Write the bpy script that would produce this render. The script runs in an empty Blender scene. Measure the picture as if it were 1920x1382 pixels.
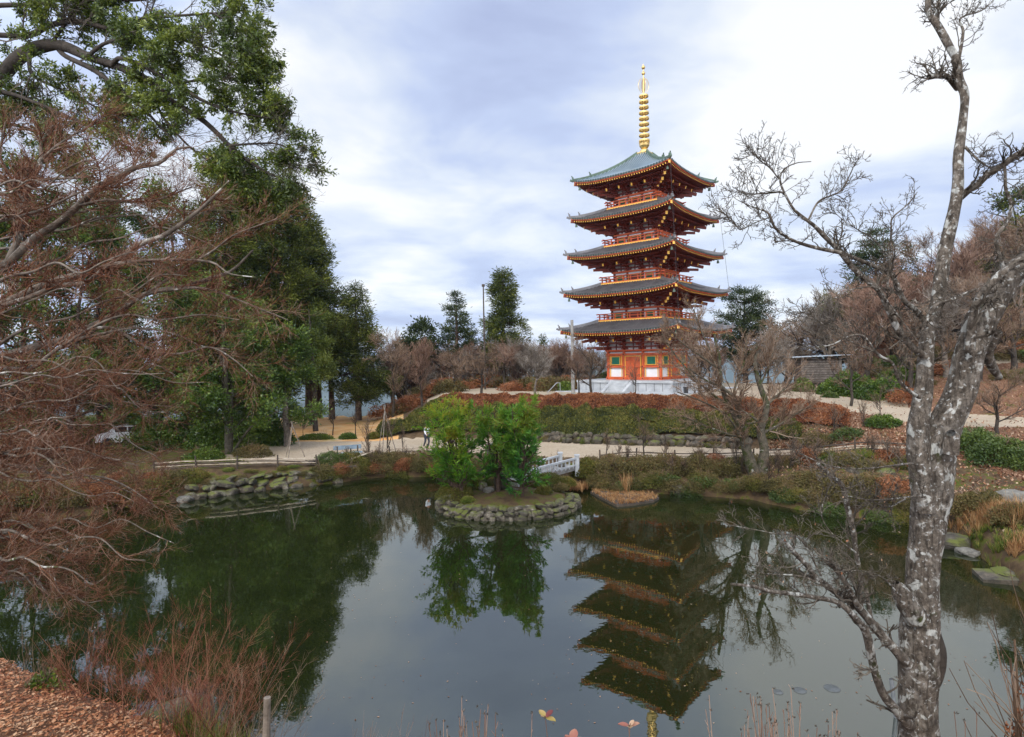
import bpy, math, random
import numpy as np
from mathutils import Matrix, Vector
random.seed(7)
S = bpy.context.scene
C = S.collection
PI = math.pi
# ------------------------------------------------------------------ camera
F = 1117.0; CXP, CYP = 960.0, 691.0; HC = 7.01
PIT, ROL = -0.0145, -0.01735
X0 = np.array([1., 0, 0]); FW = np.array([0, math.cos(PIT), math.sin(PIT)]); U0 = np.array([0, -math.sin(PIT), math.cos(PIT)])
CR = math.cos(ROL)*X0 + math.sin(ROL)*U0
CU = -math.sin(ROL)*X0 + math.cos(ROL)*U0
CAMP = np.array([0, 0, HC])
def ray(px, py):
    d = FW + CR*((px-CXP)/F) + CU*((CYP-py)/F)
    return d/d[1]
def at(px, py, D):
    return CAMP + ray(px, py)*D
def gz(px, py, z):
    r = ray(px, py); return CAMP + r*((z-HC)/r[2])
cam = bpy.data.cameras.new('camera'); cam.sensor_width = 36; cam.lens = 36*F/1920; cam.clip_end = 20000; cam.clip_start = .05
co = bpy.data.objects.new('camera', cam); C.objects.link(co)
co.matrix_world = Matrix(((CR[0], CU[0], -FW[0], 0), (CR[1], CU[1], -FW[1], 0), (CR[2], CU[2], -FW[2], HC), (0, 0, 0, 1)))
S.camera = co
# ------------------------------------------------------------------ objects
def tag(o, label=None, cat=None, group=None, kind=None):
    if label: o['label'] = label
    if cat: o['category'] = cat
    if group: o['group'] = group
    if kind: o['kind'] = kind
    return o
def empty(name, loc=(0, 0, 0), rz=0, label=None, cat=None, group=None):
    o = bpy.data.objects.new(name, None); C.objects.link(o)
    o.location = loc; o.rotation_euler = (0, 0, rz); o.empty_display_size = .2
    return tag(o, label, cat, group)
def build(name, V, Fq, mat, parent=None, smooth=False, rnd=None, Ft=None, loc=None, mi=None, attrs=None):
    V = np.asarray(V, dtype=np.float32).reshape(-1, 3)
    me = bpy.data.meshes.new(name)
    nq = 0 if Fq is None else len(Fq); nt = 0 if Ft is None else len(Ft)
    me.vertices.add(len(V)); me.vertices.foreach_set('co', V.ravel())
    idx = []; st = []
    if nq: idx.append(np.asarray(Fq, dtype=np.int32).ravel()); st.append(np.arange(nq, dtype=np.int32)*4)
    if nt: idx.append(np.asarray(Ft, dtype=np.int32).ravel()); st.append(nq*4+np.arange(nt, dtype=np.int32)*3)
    idx = np.concatenate(idx); st = np.concatenate(st)
    me.loops.add(len(idx)); me.loops.foreach_set('vertex_index', idx)
    me.polygons.add(nq+nt); me.polygons.foreach_set('loop_start', st)
    me.polygons.foreach_set('use_smooth', np.full(nq+nt, smooth, dtype=bool))
    if isinstance(mat, (list, tuple)):
        for m in mat: me.materials.append(m)
        if mi is not None: me.polygons.foreach_set('material_index', np.asarray(mi, dtype=np.int32))
    else: me.materials.append(mat)
    if rnd is not None:
        a = me.attributes.new('rnd', 'FLOAT', 'POINT'); a.data.foreach_set('value', np.asarray(rnd, dtype=np.float32))
    if attrs:
        for k, v in attrs.items():
            a = me.attributes.new(k, 'FLOAT', 'POINT'); a.data.foreach_set('value', np.asarray(v, dtype=np.float32))
    me.update(calc_edges=True)
    o = bpy.data.objects.new(name, me); C.objects.link(o)
    if parent is not None: o.parent = parent
    if loc is not None: o.location = loc
    return o
def kids(o): return [c for c in o.children]
def copy_tree(o, parent=None):
    c = o.copy(); C.objects.link(c)
    if parent is not None: c.parent = parent
    for ch in list(o.children): copy_tree(ch, c)
    return c
class MB:
    def __init__(s): s.v = []; s.q = []; s.t = []; s.mq = []; s.mt = []; s.n = 0
    def add(s, V, Q=None, T=None, mi=0):
        V = np.asarray(V, float).reshape(-1, 3)
        if Q is not None and len(Q): Q = np.asarray(Q, int); s.q.append(Q+s.n); s.mq += [mi]*len(Q)
        if T is not None and len(T): T = np.asarray(T, int); s.t.append(T+s.n); s.mt += [mi]*len(T)
        s.v.append(V); s.n += len(V); return s
    BQ = np.array([[0, 3, 2, 1], [4, 5, 6, 7], [0, 1, 5, 4], [1, 2, 6, 5], [2, 3, 7, 6], [3, 0, 4, 7]])
    def box(s, x0, x1, y0, y1, z0, z1, M=None, mi=0, capmi=None):
        v = np.array([[x0, y0, z0], [x1, y0, z0], [x1, y1, z0], [x0, y1, z0], [x0, y0, z1], [x1, y0, z1], [x1, y1, z1], [x0, y1, z1]], float)
        if M is not None: v = v @ M[:3, :3].T + M[:3, 3]
        return s.add(v, MB.BQ, mi=mi)
    def bar(s, a, b, w, h, up=(0, 0, 1), mi=0, cap=None):
        a = np.asarray(a, float); b = np.asarray(b, float); d = b-a; L = np.linalg.norm(d); d /= L
        u = np.cross(up, d); u /= np.linalg.norm(u)+1e-9; n = np.cross(d, u)
        v = []
        for p in (a, b):
            for su, sn in ((-1, -1), (1, -1), (1, 1), (-1, 1)): v.append(p+u*su*w/2+n*sn*h/2)
        q = [[0, 4, 5, 1], [1, 5, 6, 2], [2, 6, 7, 3], [3, 7, 4, 0]]
        s.add(v, q, mi=mi); k = s.n-8
        s.q.append(np.array([[0, 1, 2, 3]])+k); s.mq += [mi]
        s.q.append(np.array([[4, 7, 6, 5]])+k); s.mq += [mi if cap is None else cap]
        return s
    def lathe(s, prof, n=16, cx=0, cy=0, mi=0, cz=0):
        pr = np.array(prof, float); m = len(pr); a = np.arange(n)*2*PI/n
        V = np.stack([np.outer(pr[:, 0], np.cos(a))+cx, np.outer(pr[:, 0], np.sin(a))+cy, np.repeat(pr[:, 1:2], n, 1)+cz], -1).reshape(-1, 3)
        Q = [[i*n+j, i*n+(j+1) % n, (i+1)*n+(j+1) % n, (i+1)*n+j] for i in range(m-1) for j in range(n)]
        return s.add(V, Q, mi=mi)
    def tube(s, P, R, k=6, mi=0):
        V, Q = tubes(np.asarray(P, float)[None], np.broadcast_to(np.asarray(R, float), (len(P),))[None], k)
        return s.add(V, Q, mi=mi)
    def make(s, name, mat, parent=None, smooth=False, **k):
        q = np.concatenate(s.q) if s.q else None; t = np.concatenate(s.t) if s.t else None
        return build(name, np.concatenate(s.v), q, mat, parent, smooth, Ft=t, mi=(s.mq+s.mt) if isinstance(mat, (list, tuple)) else None, **k)
def norm(a): return a/(np.linalg.norm(a, axis=-1, keepdims=True)+1e-9)
def tubes(P, R, k, ref=(.31, .52, .79), cap=True):
    N, n, _ = P.shape
    T = norm(np.gradient(P, axis=1)); r = np.broadcast_to(np.array(ref), T.shape)
    u = norm(np.cross(T, r)); v = np.cross(T, u)
    a = np.arange(k)*2*PI/k
    V = P[:, :, None, :] + R[:, :, None, None]*(u[:, :, None, :]*np.cos(a)[None, None, :, None]+v[:, :, None, :]*np.sin(a)[None, None, :, None])
    i = (np.arange(N)[:, None, None]*n+np.arange(n-1)[None, :, None])*k
    j = np.arange(k)[None, None, :]; j2 = (j+1) % k
    Q = np.stack([i+j, i+j2, i+k+j2, i+k+j], -1).reshape(-1, 4)
    return V.reshape(-1, 3), Q
def merge(parts):
    Vs, Qs, n = [], [], 0
    for V, Q in parts: Vs.append(V); Qs.append(Q+n); n += len(V)
    return np.concatenate(Vs), np.concatenate(Qs)
def grow(rng, P, R, m, L, ang, n=4, wig=.25, up=0., rr=.6, t0=.2, t1=1., taper=.35, rmin=.002, Lp=0., flat=0., bias=None):
    N, K, _ = P.shape
    idx = np.repeat(np.arange(N), m); M = len(idx)
    t = rng.uniform(t0, t1, M)*(K-1.001); i0 = t.astype(int); f = (t-i0)[:, None]
    p = P[idx, i0]*(1-f)+P[idx, i0+1]*f
    T = norm(P[idx, i0+1]-P[idx, i0])
    r0 = np.maximum((R[idx, i0]*(1-f[:, 0])+R[idx, i0+1]*f[:, 0])*rr, rmin)
    q = norm(np.cross(T, norm(rng.normal(size=(M, 3)))))
    if flat: q[:, 2] *= (1-flat); q = norm(q)
    a = rng.uniform(.6, 1.3, M)[:, None]*ang
    d = norm(np.cos(a)*T+np.sin(a)*q)
    if bias is not None: d = norm(d+np.array(bias))
    PL = np.linalg.norm(P[:, 1:]-P[:, :-1], axis=2).sum(1)[idx]
    ln = (L+Lp*PL)*rng.uniform(.45, 1.25, M)*(1-.4*t/(K-1))
    out = np.zeros((M, n, 3)); out[:, 0] = p; st = (ln/(n-1))[:, None]
    for k in range(1, n):
        d = norm(d+rng.normal(size=(M, 3))*wig+np.array([0, 0, up]))
        out[:, k] = out[:, k-1]+d*st
    RR = r0[:, None]*np.linspace(1, taper, n)[None]
    return out, np.maximum(RR, rmin*.6)
def leafq(rng, Cn, size, asp=.42, d=None, spread=1., up=0., fold=0.):
    N = len(Cn)
    dd = rng.normal(size=(N, 3))*spread
    if d is not None: dd = dd+d
    dd[:, 2] += up; dd = norm(dd)
    nn = norm(np.cross(dd, rng.normal(size=(N, 3))))
    sz = (size*rng.uniform(.6, 1.35, N))[:, None]
    a = Cn; b = Cn+dd*sz*.5+nn*sz*asp*.5; c = Cn+dd*sz; e = Cn+dd*sz*.5-nn*sz*asp*.5
    V = np.stack([a, b, c, e], 1).reshape(-1, 3)
    Q = np.arange(N*4).reshape(-1, 4)
    return V, Q
def ptson(rng, P, n, t0=0., t1=1., jit=0.):
    N, K, _ = P.shape; idx = rng.integers(0, N, n); t = rng.uniform(t0, t1, n)*(K-1.001); i = t.astype(int); f = (t-i)[:, None]
    p = P[idx, i]*(1-f)+P[idx, i+1]*f
    T = norm(P[idx, i+1]-P[idx, i])
    return p+rng.normal(size=p.shape)*jit, T, idx
def crom(pts, k=4):
    p = np.asarray(pts, float); q = np.vstack([2*p[0]-p[1], p, 2*p[-1]-p[-2]]); out = []
    for i in range(1, len(q)-2):
        for j in range(k):
            t = j/k; out.append(.5*((2*q[i])+(-q[i-1]+q[i+1])*t+(2*q[i-1]-5*q[i]+4*q[i+1]-q[i+2])*t*t+(-q[i-1]+3*q[i]-3*q[i+1]+q[i+2])*t**3))
    out.append(p[-1]); return np.array(out)
def resamp(P, R, n):
    s = np.concatenate([[0], np.cumsum(np.linalg.norm(np.diff(P, axis=0), axis=1))]); t = np.linspace(0, s[-1], n)
    return np.stack([np.interp(t, s, P[:, k]) for k in range(3)], 1), np.interp(t, s, R)
# lattice value noise (numpy)
_rg = np.random.default_rng(5); _tab = _rg.random((64, 64, 64)).astype(np.float32)
def vn(p, sc=1., seed=0):
    p = np.asarray(p, float)*sc+seed*7.31; i = np.floor(p).astype(int); f = p-i; f = f*f*(3-2*f); i %= 64; j = (i+1) % 64
    def g(a, b, c): return _tab[a, b, c]
    x0, y0, z0 = i[..., 0], i[..., 1], i[..., 2]; x1, y1, z1 = j[..., 0], j[..., 1], j[..., 2]; fx, fy, fz = f[..., 0], f[..., 1], f[..., 2]
    return ((g(x0, y0, z0)*(1-fx)+g(x1, y0, z0)*fx)*(1-fy)+(g(x0, y1, z0)*(1-fx)+g(x1, y1, z0)*fx)*fy)*(1-fz) + \
           ((g(x0, y0, z1)*(1-fx)+g(x1, y0, z1)*fx)*(1-fy)+(g(x0, y1, z1)*(1-fx)+g(x1, y1, z1)*fx)*fy)*fz
def fbm(p, sc=1., o=3, seed=0):
    a = 0; w = .5; tot = 0
    for k in range(o): a = a+w*vn(p, sc*2**k, seed+k); tot += w; w *= .5
    return a/tot
# ------------------------------------------------------------------ materials
def newmat(name):
    m = bpy.data.materials.new(name); m.use_nodes = True; nt = m.node_tree; nt.nodes.clear()
    o = nt.nodes.new('ShaderNodeOutputMaterial'); b = nt.nodes.new('ShaderNodeBsdfPrincipled'); nt.links.new(b.outputs[0], o.inputs[0])
    return m, nt, b, o
def nd(nt, t, **k):
    n = nt.nodes.new(t)
    for a, v in k.items():
        if a == 'ins':
            for i, x in v.items(): n.inputs[i].default_value = x
        else: setattr(n, a, v)
    return n
def ramp(nt, src, stops):
    r = nt.nodes.new('ShaderNodeValToRGB'); e = r.color_ramp.elements
    while len(e) < len(stops): e.new(.5)
    for x, (p, c) in zip(e, stops): x.position = p; x.color = (*c, 1)
    nt.links.new(src, r.inputs[0]); return r.outputs[0]
def mix(nt, f, a, b, mode='MIX'):
    m = nt.nodes.new('ShaderNodeMix'); m.data_type = 'RGBA'; m.blend_type = mode
    for s, v in ((0, f), (6, a), (7, b)):
        if hasattr(v, 'is_linked'): nt.links.new(v, m.inputs[s])
        elif s == 0: m.inputs[0].default_value = v
        else: m.inputs[s].default_value = (*v, 1)
    return m.outputs[2]
def mrange(nt, v, a, b, c=0., d=1.):
    m = nt.nodes.new('ShaderNodeMapRange'); nt.links.new(v, m.inputs[0])
    for i, x in enumerate((a, b, c, d)): m.inputs[i+1].default_value = x
    return m.outputs[0]
def noise(nt, sc, det=4, rough=.6, vec=None, dist=0.):
    n = nt.nodes.new('ShaderNodeTexNoise'); n.inputs['Scale'].default_value = sc; n.inputs['Detail'].default_value = det; n.inputs['Roughness'].default_value = rough; n.inputs['Distortion'].default_value = dist
    if vec is None:
        g = nt.nodes.new('ShaderNodeNewGeometry'); vec = g.outputs['Position']
    nt.links.new(vec, n.inputs['Vector']); return n.outputs['Fac']
def attr(nt, nm):
    a = nt.nodes.new('ShaderNodeAttribute'); a.attribute_name = nm; return a.outputs['Fac']
def bump(nt, b, h, s=.3, d=.02):
    x = nt.nodes.new('ShaderNodeBump'); x.inputs['Strength'].default_value = s; x.inputs['Distance'].default_value = d
    nt.links.new(h, x.inputs['Height']); nt.links.new(x.outputs[0], b.inputs['Normal'])
def objvec(nt):
    return nt.nodes.new('ShaderNodeTexCoord').outputs['Object']
def simple(name, c1, c2=None, sc=3., rough=.7, bmp=0., bd=.02, metal=0., spec=.5, det=5, p=(.35, .65), obj=True, bsc=None):
    m, nt, b, o = newmat(name); c2 = c2 or c1
    v = objvec(nt) if obj else None
    n = noise(nt, sc, det, .65, v)
    nt.links.new(ramp(nt, n, [(p[0], c1), (p[1], c2)]), b.inputs['Base Color'])
    b.inputs['Roughness'].default_value = rough; b.inputs['Metallic'].default_value = metal; b.inputs['Specular IOR Level'].default_value = spec
    if bmp: bump(nt, b, noise(nt, bsc or sc*6, 4, .6, v), bmp, bd)
    return m
def leafmat(name, cols, trans=.35, rough=.55, spec=.3, clump=.6):
    m, nt, b, o = newmat(name)
    r = attr(nt, 'rnd'); n = noise(nt, clump, 3, .6)
    mm = nd(nt, 'ShaderNodeMath', operation='ADD'); nt.links.new(r, mm.inputs[0]); nt.links.new(mrange(nt, n, .3, .7, -.25, .25), mm.inputs[1])
    k = len(cols); c = ramp(nt, mm.outputs[0], [(i/(k-1), x) for i, x in enumerate(cols)])
    nt.links.new(c, b.inputs['Base Color']); b.inputs['Roughness'].default_value = rough; b.inputs['Specular IOR Level'].default_value = spec
    if trans:
        t = nt.nodes.new('ShaderNodeBsdfTranslucent'); nt.links.new(c, t.inputs[0])
        x = nt.nodes.new('ShaderNodeMixShader'); x.inputs[0].default_value = trans
        nt.links.new(b.outputs[0], x.inputs[1]); nt.links.new(t.outputs[0], x.inputs[2]); nt.links.new(x.outputs[0], o.inputs[0])
    return m
def barkmat(name, dark, light, lich=None, amt=.6, moss=None, mamt=.62, sc=5., bd=.03, lsc=3.2):
    m, nt, b, o = newmat(name); v = objvec(nt)
    n = noise(nt, sc, 6, .7, v, .4)
    c = ramp(nt, n, [(.3, dark), (.68, light)])
    if moss:
        g = noise(nt, 1.6, 5, .7, v); c = mix(nt, mrange(nt, g, mamt, mamt+.06), c, moss)
    if lich:
        g = noise(nt, lsc, 5, .62, v, .8); c = mix(nt, mrange(nt, g, amt, amt+.03), c, lich)
        g2 = noise(nt, lsc*4.5, 3, .6, v); c = mix(nt, mrange(nt, g2, amt+.08, amt+.1), c, lich)
    nt.links.new(c, b.inputs['Base Color']); b.inputs['Roughness'].default_value = .85; b.inputs['Specular IOR Level'].default_value = .25
    bump(nt, b, noise(nt, sc*5, 6, .7, v), .7, bd); return m
M = {}
M['twig_red'] = leafmat('red twigs', [(.032, .010, .006), (.11, .036, .016), (.175, .075, .036), (.26, .18, .13)], 0, .8, .2, 1.)
M['stem_red'] = leafmat('red stems', [(.08, .022, .014), (.22, .065, .035), (.34, .18, .11)], 0, .8, .2, 1.)
M['twig_grey'] = leafmat('grey branches', [(.10, .075, .055), (.20, .165, .13), (.33, .29, .24)], 0, .85, .2, 1.)
M['twig_brown'] = leafmat('brown twigs', [(.07, .042, .025), (.17, .105, .064), (.28, .20, .14)], 0, .85, .2, .3)
M['twig_rose'] = leafmat('rose brown twigs', [(.08, .038, .025), (.20, .11, .072), (.31, .21, .15)], 0, .85, .2, .3)
M['twig_dark'] = leafmat('dark twigs', [(.03, .025, .018), (.075, .06, .045), (.13, .11, .085)], 0, .85, .2, 1.)
def lichenbark():
    m, nt, b, o = newmat('lichen bark'); v = objvec(nt)
    c = ramp(nt, noise(nt, 11, 8, .75, v, .6), [(.32, (.03, .023, .016)), (.5, (.115, .092, .07)), (.66, (.26, .22, .175))])
    c = mix(nt, mrange(nt, noise(nt, 4.5, 7, .72, v, 1.), .52, .60, 0, .5), c, (.23, .20, .165))
    c = mix(nt, mrange(nt, noise(nt, 2.2, 5, .7, v), .60, .68), c, (.05, .055, .014))
    mp = nt.nodes.new('ShaderNodeMapping'); mp.inputs['Scale'].default_value = (1, 1, .22); nt.links.new(v, mp.inputs[0])
    ck = noise(nt, 26, 5, .7, mp.outputs[0], .5); c = mix(nt, mrange(nt, ck, .57, .68, 0, .75), c, (.025, .019, .013))
    w1 = noise(nt, 6.5, 4, .55, v, .4); c = mix(nt, mrange(nt, w1, .58, .625, 0, .9), c, (.47, .46, .41))
    w2 = noise(nt, 22, 3, .5, v, .3); c = mix(nt, mrange(nt, w2, .60, .68, 0, .9), c, (.48, .47, .43))
    nt.links.new(c, b.inputs['Base Color']); b.inputs['Roughness'].default_value = .9; b.inputs['Specular IOR Level'].default_value = .2
    ht = nd(nt, 'ShaderNodeMath', operation='SUBTRACT'); nt.links.new(noise(nt, 26, 8, .75, v, .4), ht.inputs[0]); nt.links.new(mrange(nt, ck, .5, .66, 0, .8), ht.inputs[1]); bump(nt, b, ht.outputs[0], 1., .025); return m
M['bark_lichen'] = lichenbark()
M['bark_maple'] = barkmat('maple bark', (.04, .03, .022), (.22, .18, .14), (.42, .40, .35), .62, (.06, .07, .02), .62, 4., .02)
M['bark_dark'] = barkmat('dark bark', (.018, .014, .01), (.07, .055, .042), None, 1, (.05, .06, .012), .66, 4.)
M['bark_moss'] = barkmat('mossy bark', (.03, .025, .016), (.12, .1, .07), (.26, .25, .21), .63, (.035, .042, .009), .53, 6.)
M['bark_cedar'] = barkmat('cedar bark', (.035, .02, .014), (.11, .07, .05))
M['oak_leaf'] = leafmat('oak leaves', [(.015, .028, .005), (.075, .11, .014), (.24, .27, .04)], .3, .4, .4, .5)
M['camellia_leaf'] = leafmat('broad leaves', [(.012, .028, .005), (.065, .115, .014), (.20, .25, .035)], .25, .4, .4, .35)
M['cedar_leaf'] = leafmat('cedar needles', [(.013, .024, .005), (.06, .078, .012), (.19, .20, .03)], .2, .6, .2, .35)
M['pine_leaf'] = leafmat('pine needles', [(.012, .026, .010), (.04, .058, .018), (.09, .11, .035)], .2, .6, .2, .35)
M['yellow_leaf'] = leafmat('yellow green leaves', [(.03, .05, .01), (.09, .12, .02), (.17, .19, .035)], .35, .5, .3, .35)
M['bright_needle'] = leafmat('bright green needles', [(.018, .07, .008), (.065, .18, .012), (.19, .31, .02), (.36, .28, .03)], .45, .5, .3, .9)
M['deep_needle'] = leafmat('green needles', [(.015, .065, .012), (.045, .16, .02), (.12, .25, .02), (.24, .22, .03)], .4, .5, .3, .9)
M['hedge_brown'] = leafmat('brown azalea leaves', [(.05, .018, .009), (.17, .055, .022), (.30, .12, .05), (.38, .18, .09)], .2, .7, .2, .7)
M['hedge_green'] = leafmat('olive azalea leaves', [(.016, .022, .005), (.062, .068, .013), (.14, .135, .026), (.23, .15, .045)], .2, .7, .2, .8)
M['shrub_olive'] = leafmat('olive shrub leaves', [(.028, .024, .010), (.085, .072, .024), (.16, .13, .045), (.20, .115, .055)], .25, .7, .2, .8)
M['shrub_green'] = leafmat('shrub leaves', [(.018, .036, .008), (.06, .095, .018), (.14, .18, .035)], .3, .45, .4, .7)
M['dry_grass'] = leafmat('dry grass', [(.20, .085, .03), (.38, .2, .08), (.5, .32, .15)], .3, .7, .2, 1.5)
M['grass_green'] = leafmat('green grass', [(.05, .09, .015), (.14, .18, .03), (.3, .25, .06)], .3, .7, .2, 1.5)
M['litter_dull'] = leafmat('old fallen leaves', [(.07, .028, .014), (.20, .08, .038), (.34, .18, .10), (.45, .32, .22)], .15, .7, .2, 2.5)
M['wood_hut'] = simple('hut planks', (.06, .048, .037), (.17, .14, .115), 6., .85, .5, .01)
M['litter'] = leafmat('fallen leaves', [(.10, .03, .012), (.30, .10, .04), (.48, .22, .10), (.62, .4, .24)], .15, .6, .3, 2.5)
M['stone'] = simple('lichened stone', (.05, .046, .036), (.24, .22, .18), 2.2, .85, .8, .04, p=(.3, .68))

def mossy_stone(nm='mossy stone', hi=(.36, .32, .25), m0=.42):
    m, nt, b, o = newmat(nm); v = objvec(nt)
    c = ramp(nt, noise(nt, 3.5, 6, .7), [(.34, (.018, .015, .010)), (.52, (.10, .08, .055)), (.74, hi)]); oi = nt.nodes.new('ShaderNodeObjectInfo'); c = mix(nt, mrange(nt, oi.outputs['Random'], 0, 1, 0, .75), c, (.035, .03, .02))
    g = nt.nodes.new('ShaderNodeNewGeometry'); sx = nt.nodes.new('ShaderNodeSeparateXYZ'); nt.links.new(g.outputs['Normal'], sx.inputs[0])
    mm = nd(nt, 'ShaderNodeMath', operation='MULTIPLY'); nt.links.new(mrange(nt, sx.outputs[2], .25, .8), mm.inputs[0]); nt.links.new(mrange(nt, noise(nt, 1.3, 5, .6), m0, m0+.14), mm.inputs[1])
    c = mix(nt, mm.outputs[0], c, (.085, .095, .012)); nt.links.new(c, b.inputs['Base Color']); b.inputs['Roughness'].default_value = .9
    bump(nt, b, noise(nt, 14, 6, .7), .9, .03); return m
M['stone_moss'] = mossy_stone(); M['stone_tan'] = mossy_stone('brown stone', (.27, .20, .14), .5)
M['granite'] = simple('pale granite', (.30, .31, .32), (.48, .49, .49), 1.6, .6, .15, .01, p=(.3, .7))
M['granite_joint'] = simple('granite joint', (.10, .10, .10), (.15, .15, .15), 2., .8)
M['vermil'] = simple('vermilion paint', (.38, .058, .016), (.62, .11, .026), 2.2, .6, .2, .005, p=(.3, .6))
M['vermil_shaded'] = simple('shaded vermilion paint', (.13, .017, .008), (.21, .028, .011), 1.5, .6)  # same vermilion darkened: shade under the eaves put into the colour
M['yellow'] = simple('yellow ochre paint', (.80, .40, .05), (.86, .48, .08), 2., .5)
M['gold'] = simple('gilded bronze', (.72, .50, .18), (.62, .42, .15), 3., .3, metal=.85)
M['white'] = simple('white plaster', (.72, .70, .70), (.8, .78, .77), 1.5, .8)
M['green_paint'] = simple('green lattice paint', (.01, .13, .075), (.015, .18, .10), 2., .5)
M['black'] = simple('black iron', (.012, .012, .012), (.03, .03, .03), 3., .5)
M['tile_edge'] = simple('tile edge', (.018, .026, .02), (.045, .06, .045), 2., .45)
M['tile'] = simple('roof tile', (.09, .083, .083), (.19, .178, .175), 1.2, .38, .2, .01, metal=.25, p=(.3, .7))
M['tile_bed'] = simple('roof tile bed', (.028, .02, .022), (.06, .042, .045), 1.2, .45, metal=.15)
M['tile_sheen'] = simple('sky sheen tile', (.15, .20, .22), (.25, .31, .335), .8, .36, .15, .01, metal=.35, p=(.3, .7))  # top roof tile, sky sheen painted in as a lighter bluish colour
M['patina'] = simple('green patina', (.035, .06, .04), (.09, .14, .09), 3., .5)
M['wood_grey'] = simple('weathered wood', (.11, .085, .06), (.28, .23, .18), 6., .8, .5, .01)
M['wood_dark'] = simple('dark wood', (.035, .025, .018), (.09, .065, .045), 5., .85, .4, .01)
M['wood_pale'] = simple('pale peeled pole', (.28, .2, .13), (.5, .42, .32), 4., .75, .3, .01)
M['bench_blue'] = simple('blue grey paint', (.13, .18, .22), (.24, .30, .34), 5., .6)
M['concrete'] = simple('concrete', (.17, .16, .145), (.30, .285, .26), 3., .85, .2, .005)
M['steel'] = simple('grey steel', (.35, .36, .37), (.5, .5, .52), 3., .35, metal=.8)
M['metal_roof'] = simple('metal sheet roof', (.28, .32, .35), (.38, .42, .45), 2., .45, metal=.3)
M['car_white'] = simple('white car paint', (.78, .79, .8), (.8, .81, .82), 1., .25)
M['glass'] = simple('dark glass', (.02, .025, .03), (.03, .035, .04), 1., .08)
M['rubber'] = simple('tyre rubber', (.02, .02, .02), (.03, .03, .03), 3., .8)
M['skin'] = simple('skin', (.5, .27, .18), (.55, .3, .2), 4., .6)
M['hair'] = simple('dark hair', (.015, .012, .01), (.03, .025, .02), 8., .6)
M['cloth_white'] = simple('white cloth', (.7, .72, .76), (.78, .8, .82), 4., .8)
M['cloth_dark'] = simple('dark cloth', (.02, .025, .035), (.04, .045, .06), 4., .8)
M['pink_leaf'] = leafmat('blushed leaves', [(.14, .025, .03), (.34, .13, .085), (.5, .32, .2), (.36, .27, .06)], .3, .5, .4, 3.)
M['lily'] = simple('pale disc', (.06, .065, .06), (.10, .105, .10), 6., .6)
# water
m, nt, b, o = newmat('pond water'); nt.nodes.remove(b)
df = nd(nt, 'ShaderNodeBsdfDiffuse'); gl = nd(nt, 'ShaderNodeBsdfGlossy'); gl.inputs['Roughness'].default_value = .012; gl.inputs['Color'].default_value = (.95, .97, .95, 1)
nt.links.new(ramp(nt, noise(nt, .15, 3), [(.3, (.008, .012, .003)), (.7, (.014, .018, .005))]), df.inputs[0])
fr = nd(nt, 'ShaderNodeFresnel'); fr.inputs[0].default_value = 2.35
mx = nd(nt, 'ShaderNodeMixShader'); nt.links.new(fr.outputs[0], mx.inputs[0]); nt.links.new(df.outputs[0], mx.inputs[1]); nt.links.new(gl.outputs[0], mx.inputs[2]); nt.links.new(mx.outputs[0], o.inputs[0])
bp = nd(nt, 'ShaderNodeBump'); bp.inputs['Strength'].default_value = .10; bp.inputs['Distance'].default_value = .01
nt.links.new(noise(nt, 3.5, 2, .5), bp.inputs['Height'])
for n in (gl, fr): nt.links.new(bp.outputs[0], n.inputs['Normal'])
M['water'] = m
# ground
m, nt, b, o = newmat('ground')
big = noise(nt, .35, 5, .65); fine = noise(nt, 9, 6, .75); mid = noise(nt, 1.6, 5, .7)
soil = ramp(nt, mid, [(.3, (.04, .027, .016)), (.5, (.085, .055, .03)), (.7, (.15, .105, .06))])
lit = ramp(nt, fine, [(.3, (.06, .030, .017)), (.5, (.15, .075, .042)), (.7, (.26, .16, .10))])
mosc = ramp(nt, fine, [(.3, (.035, .042, .008)), (.7, (.09, .10, .015))])
grv = ramp(nt, fine, [(.3, (.24, .18, .12)), (.5, (.37, .295, .21)), (.7, (.48, .40, .30))])
grv = mix(nt, mrange(nt, big, .4, .65, 0, .6), grv, (.28, .22, .14))
fld = ramp(nt, noise(nt, .5, 5, .7), [(.32, (.55, .42, .28)), (.48, (.56, .33, .14)), (.66, (.5, .25, .09))])
fld = mix(nt, mrange(nt, big, .55, .62, 0, .6), fld, (.25, .24, .06))
far = ramp(nt, noise(nt, .02, 6, .6), [(.3, (.02, .035, .02)), (.7, (.06, .07, .045))])
def edge(nm, w=.5):
    a = nd(nt, 'ShaderNodeMath', operation='ADD'); nt.links.new(attr(nt, nm), a.inputs[0]); nt.links.new(mrange(nt, mid, .25, .75, -w/2, w/2), a.inputs[1])
    return mrange(nt, a.outputs[0], .42, .58)
c = mix(nt, edge('litter'), soil, lit); c = mix(nt, edge('moss', .9), c, mosc); c = mix(nt, edge('gravel', .35), c, grv); c = mix(nt, edge('field', .3), c, fld); c = mix(nt, attr(nt, 'far'), c, far)
nt.links.new(c, b.inputs['Base Color']); b.inputs['Roughness'].default_value = .95; b.inputs['Specular IOR Level'].default_value = .1
bump(nt, b, noise(nt, 14, 6, .75), .6, .03); M['ground'] = m
M['hills'] = simple('forested hills', (.03, .05, .035), (.07, .085, .06), .004, .95, obj=False)
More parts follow.
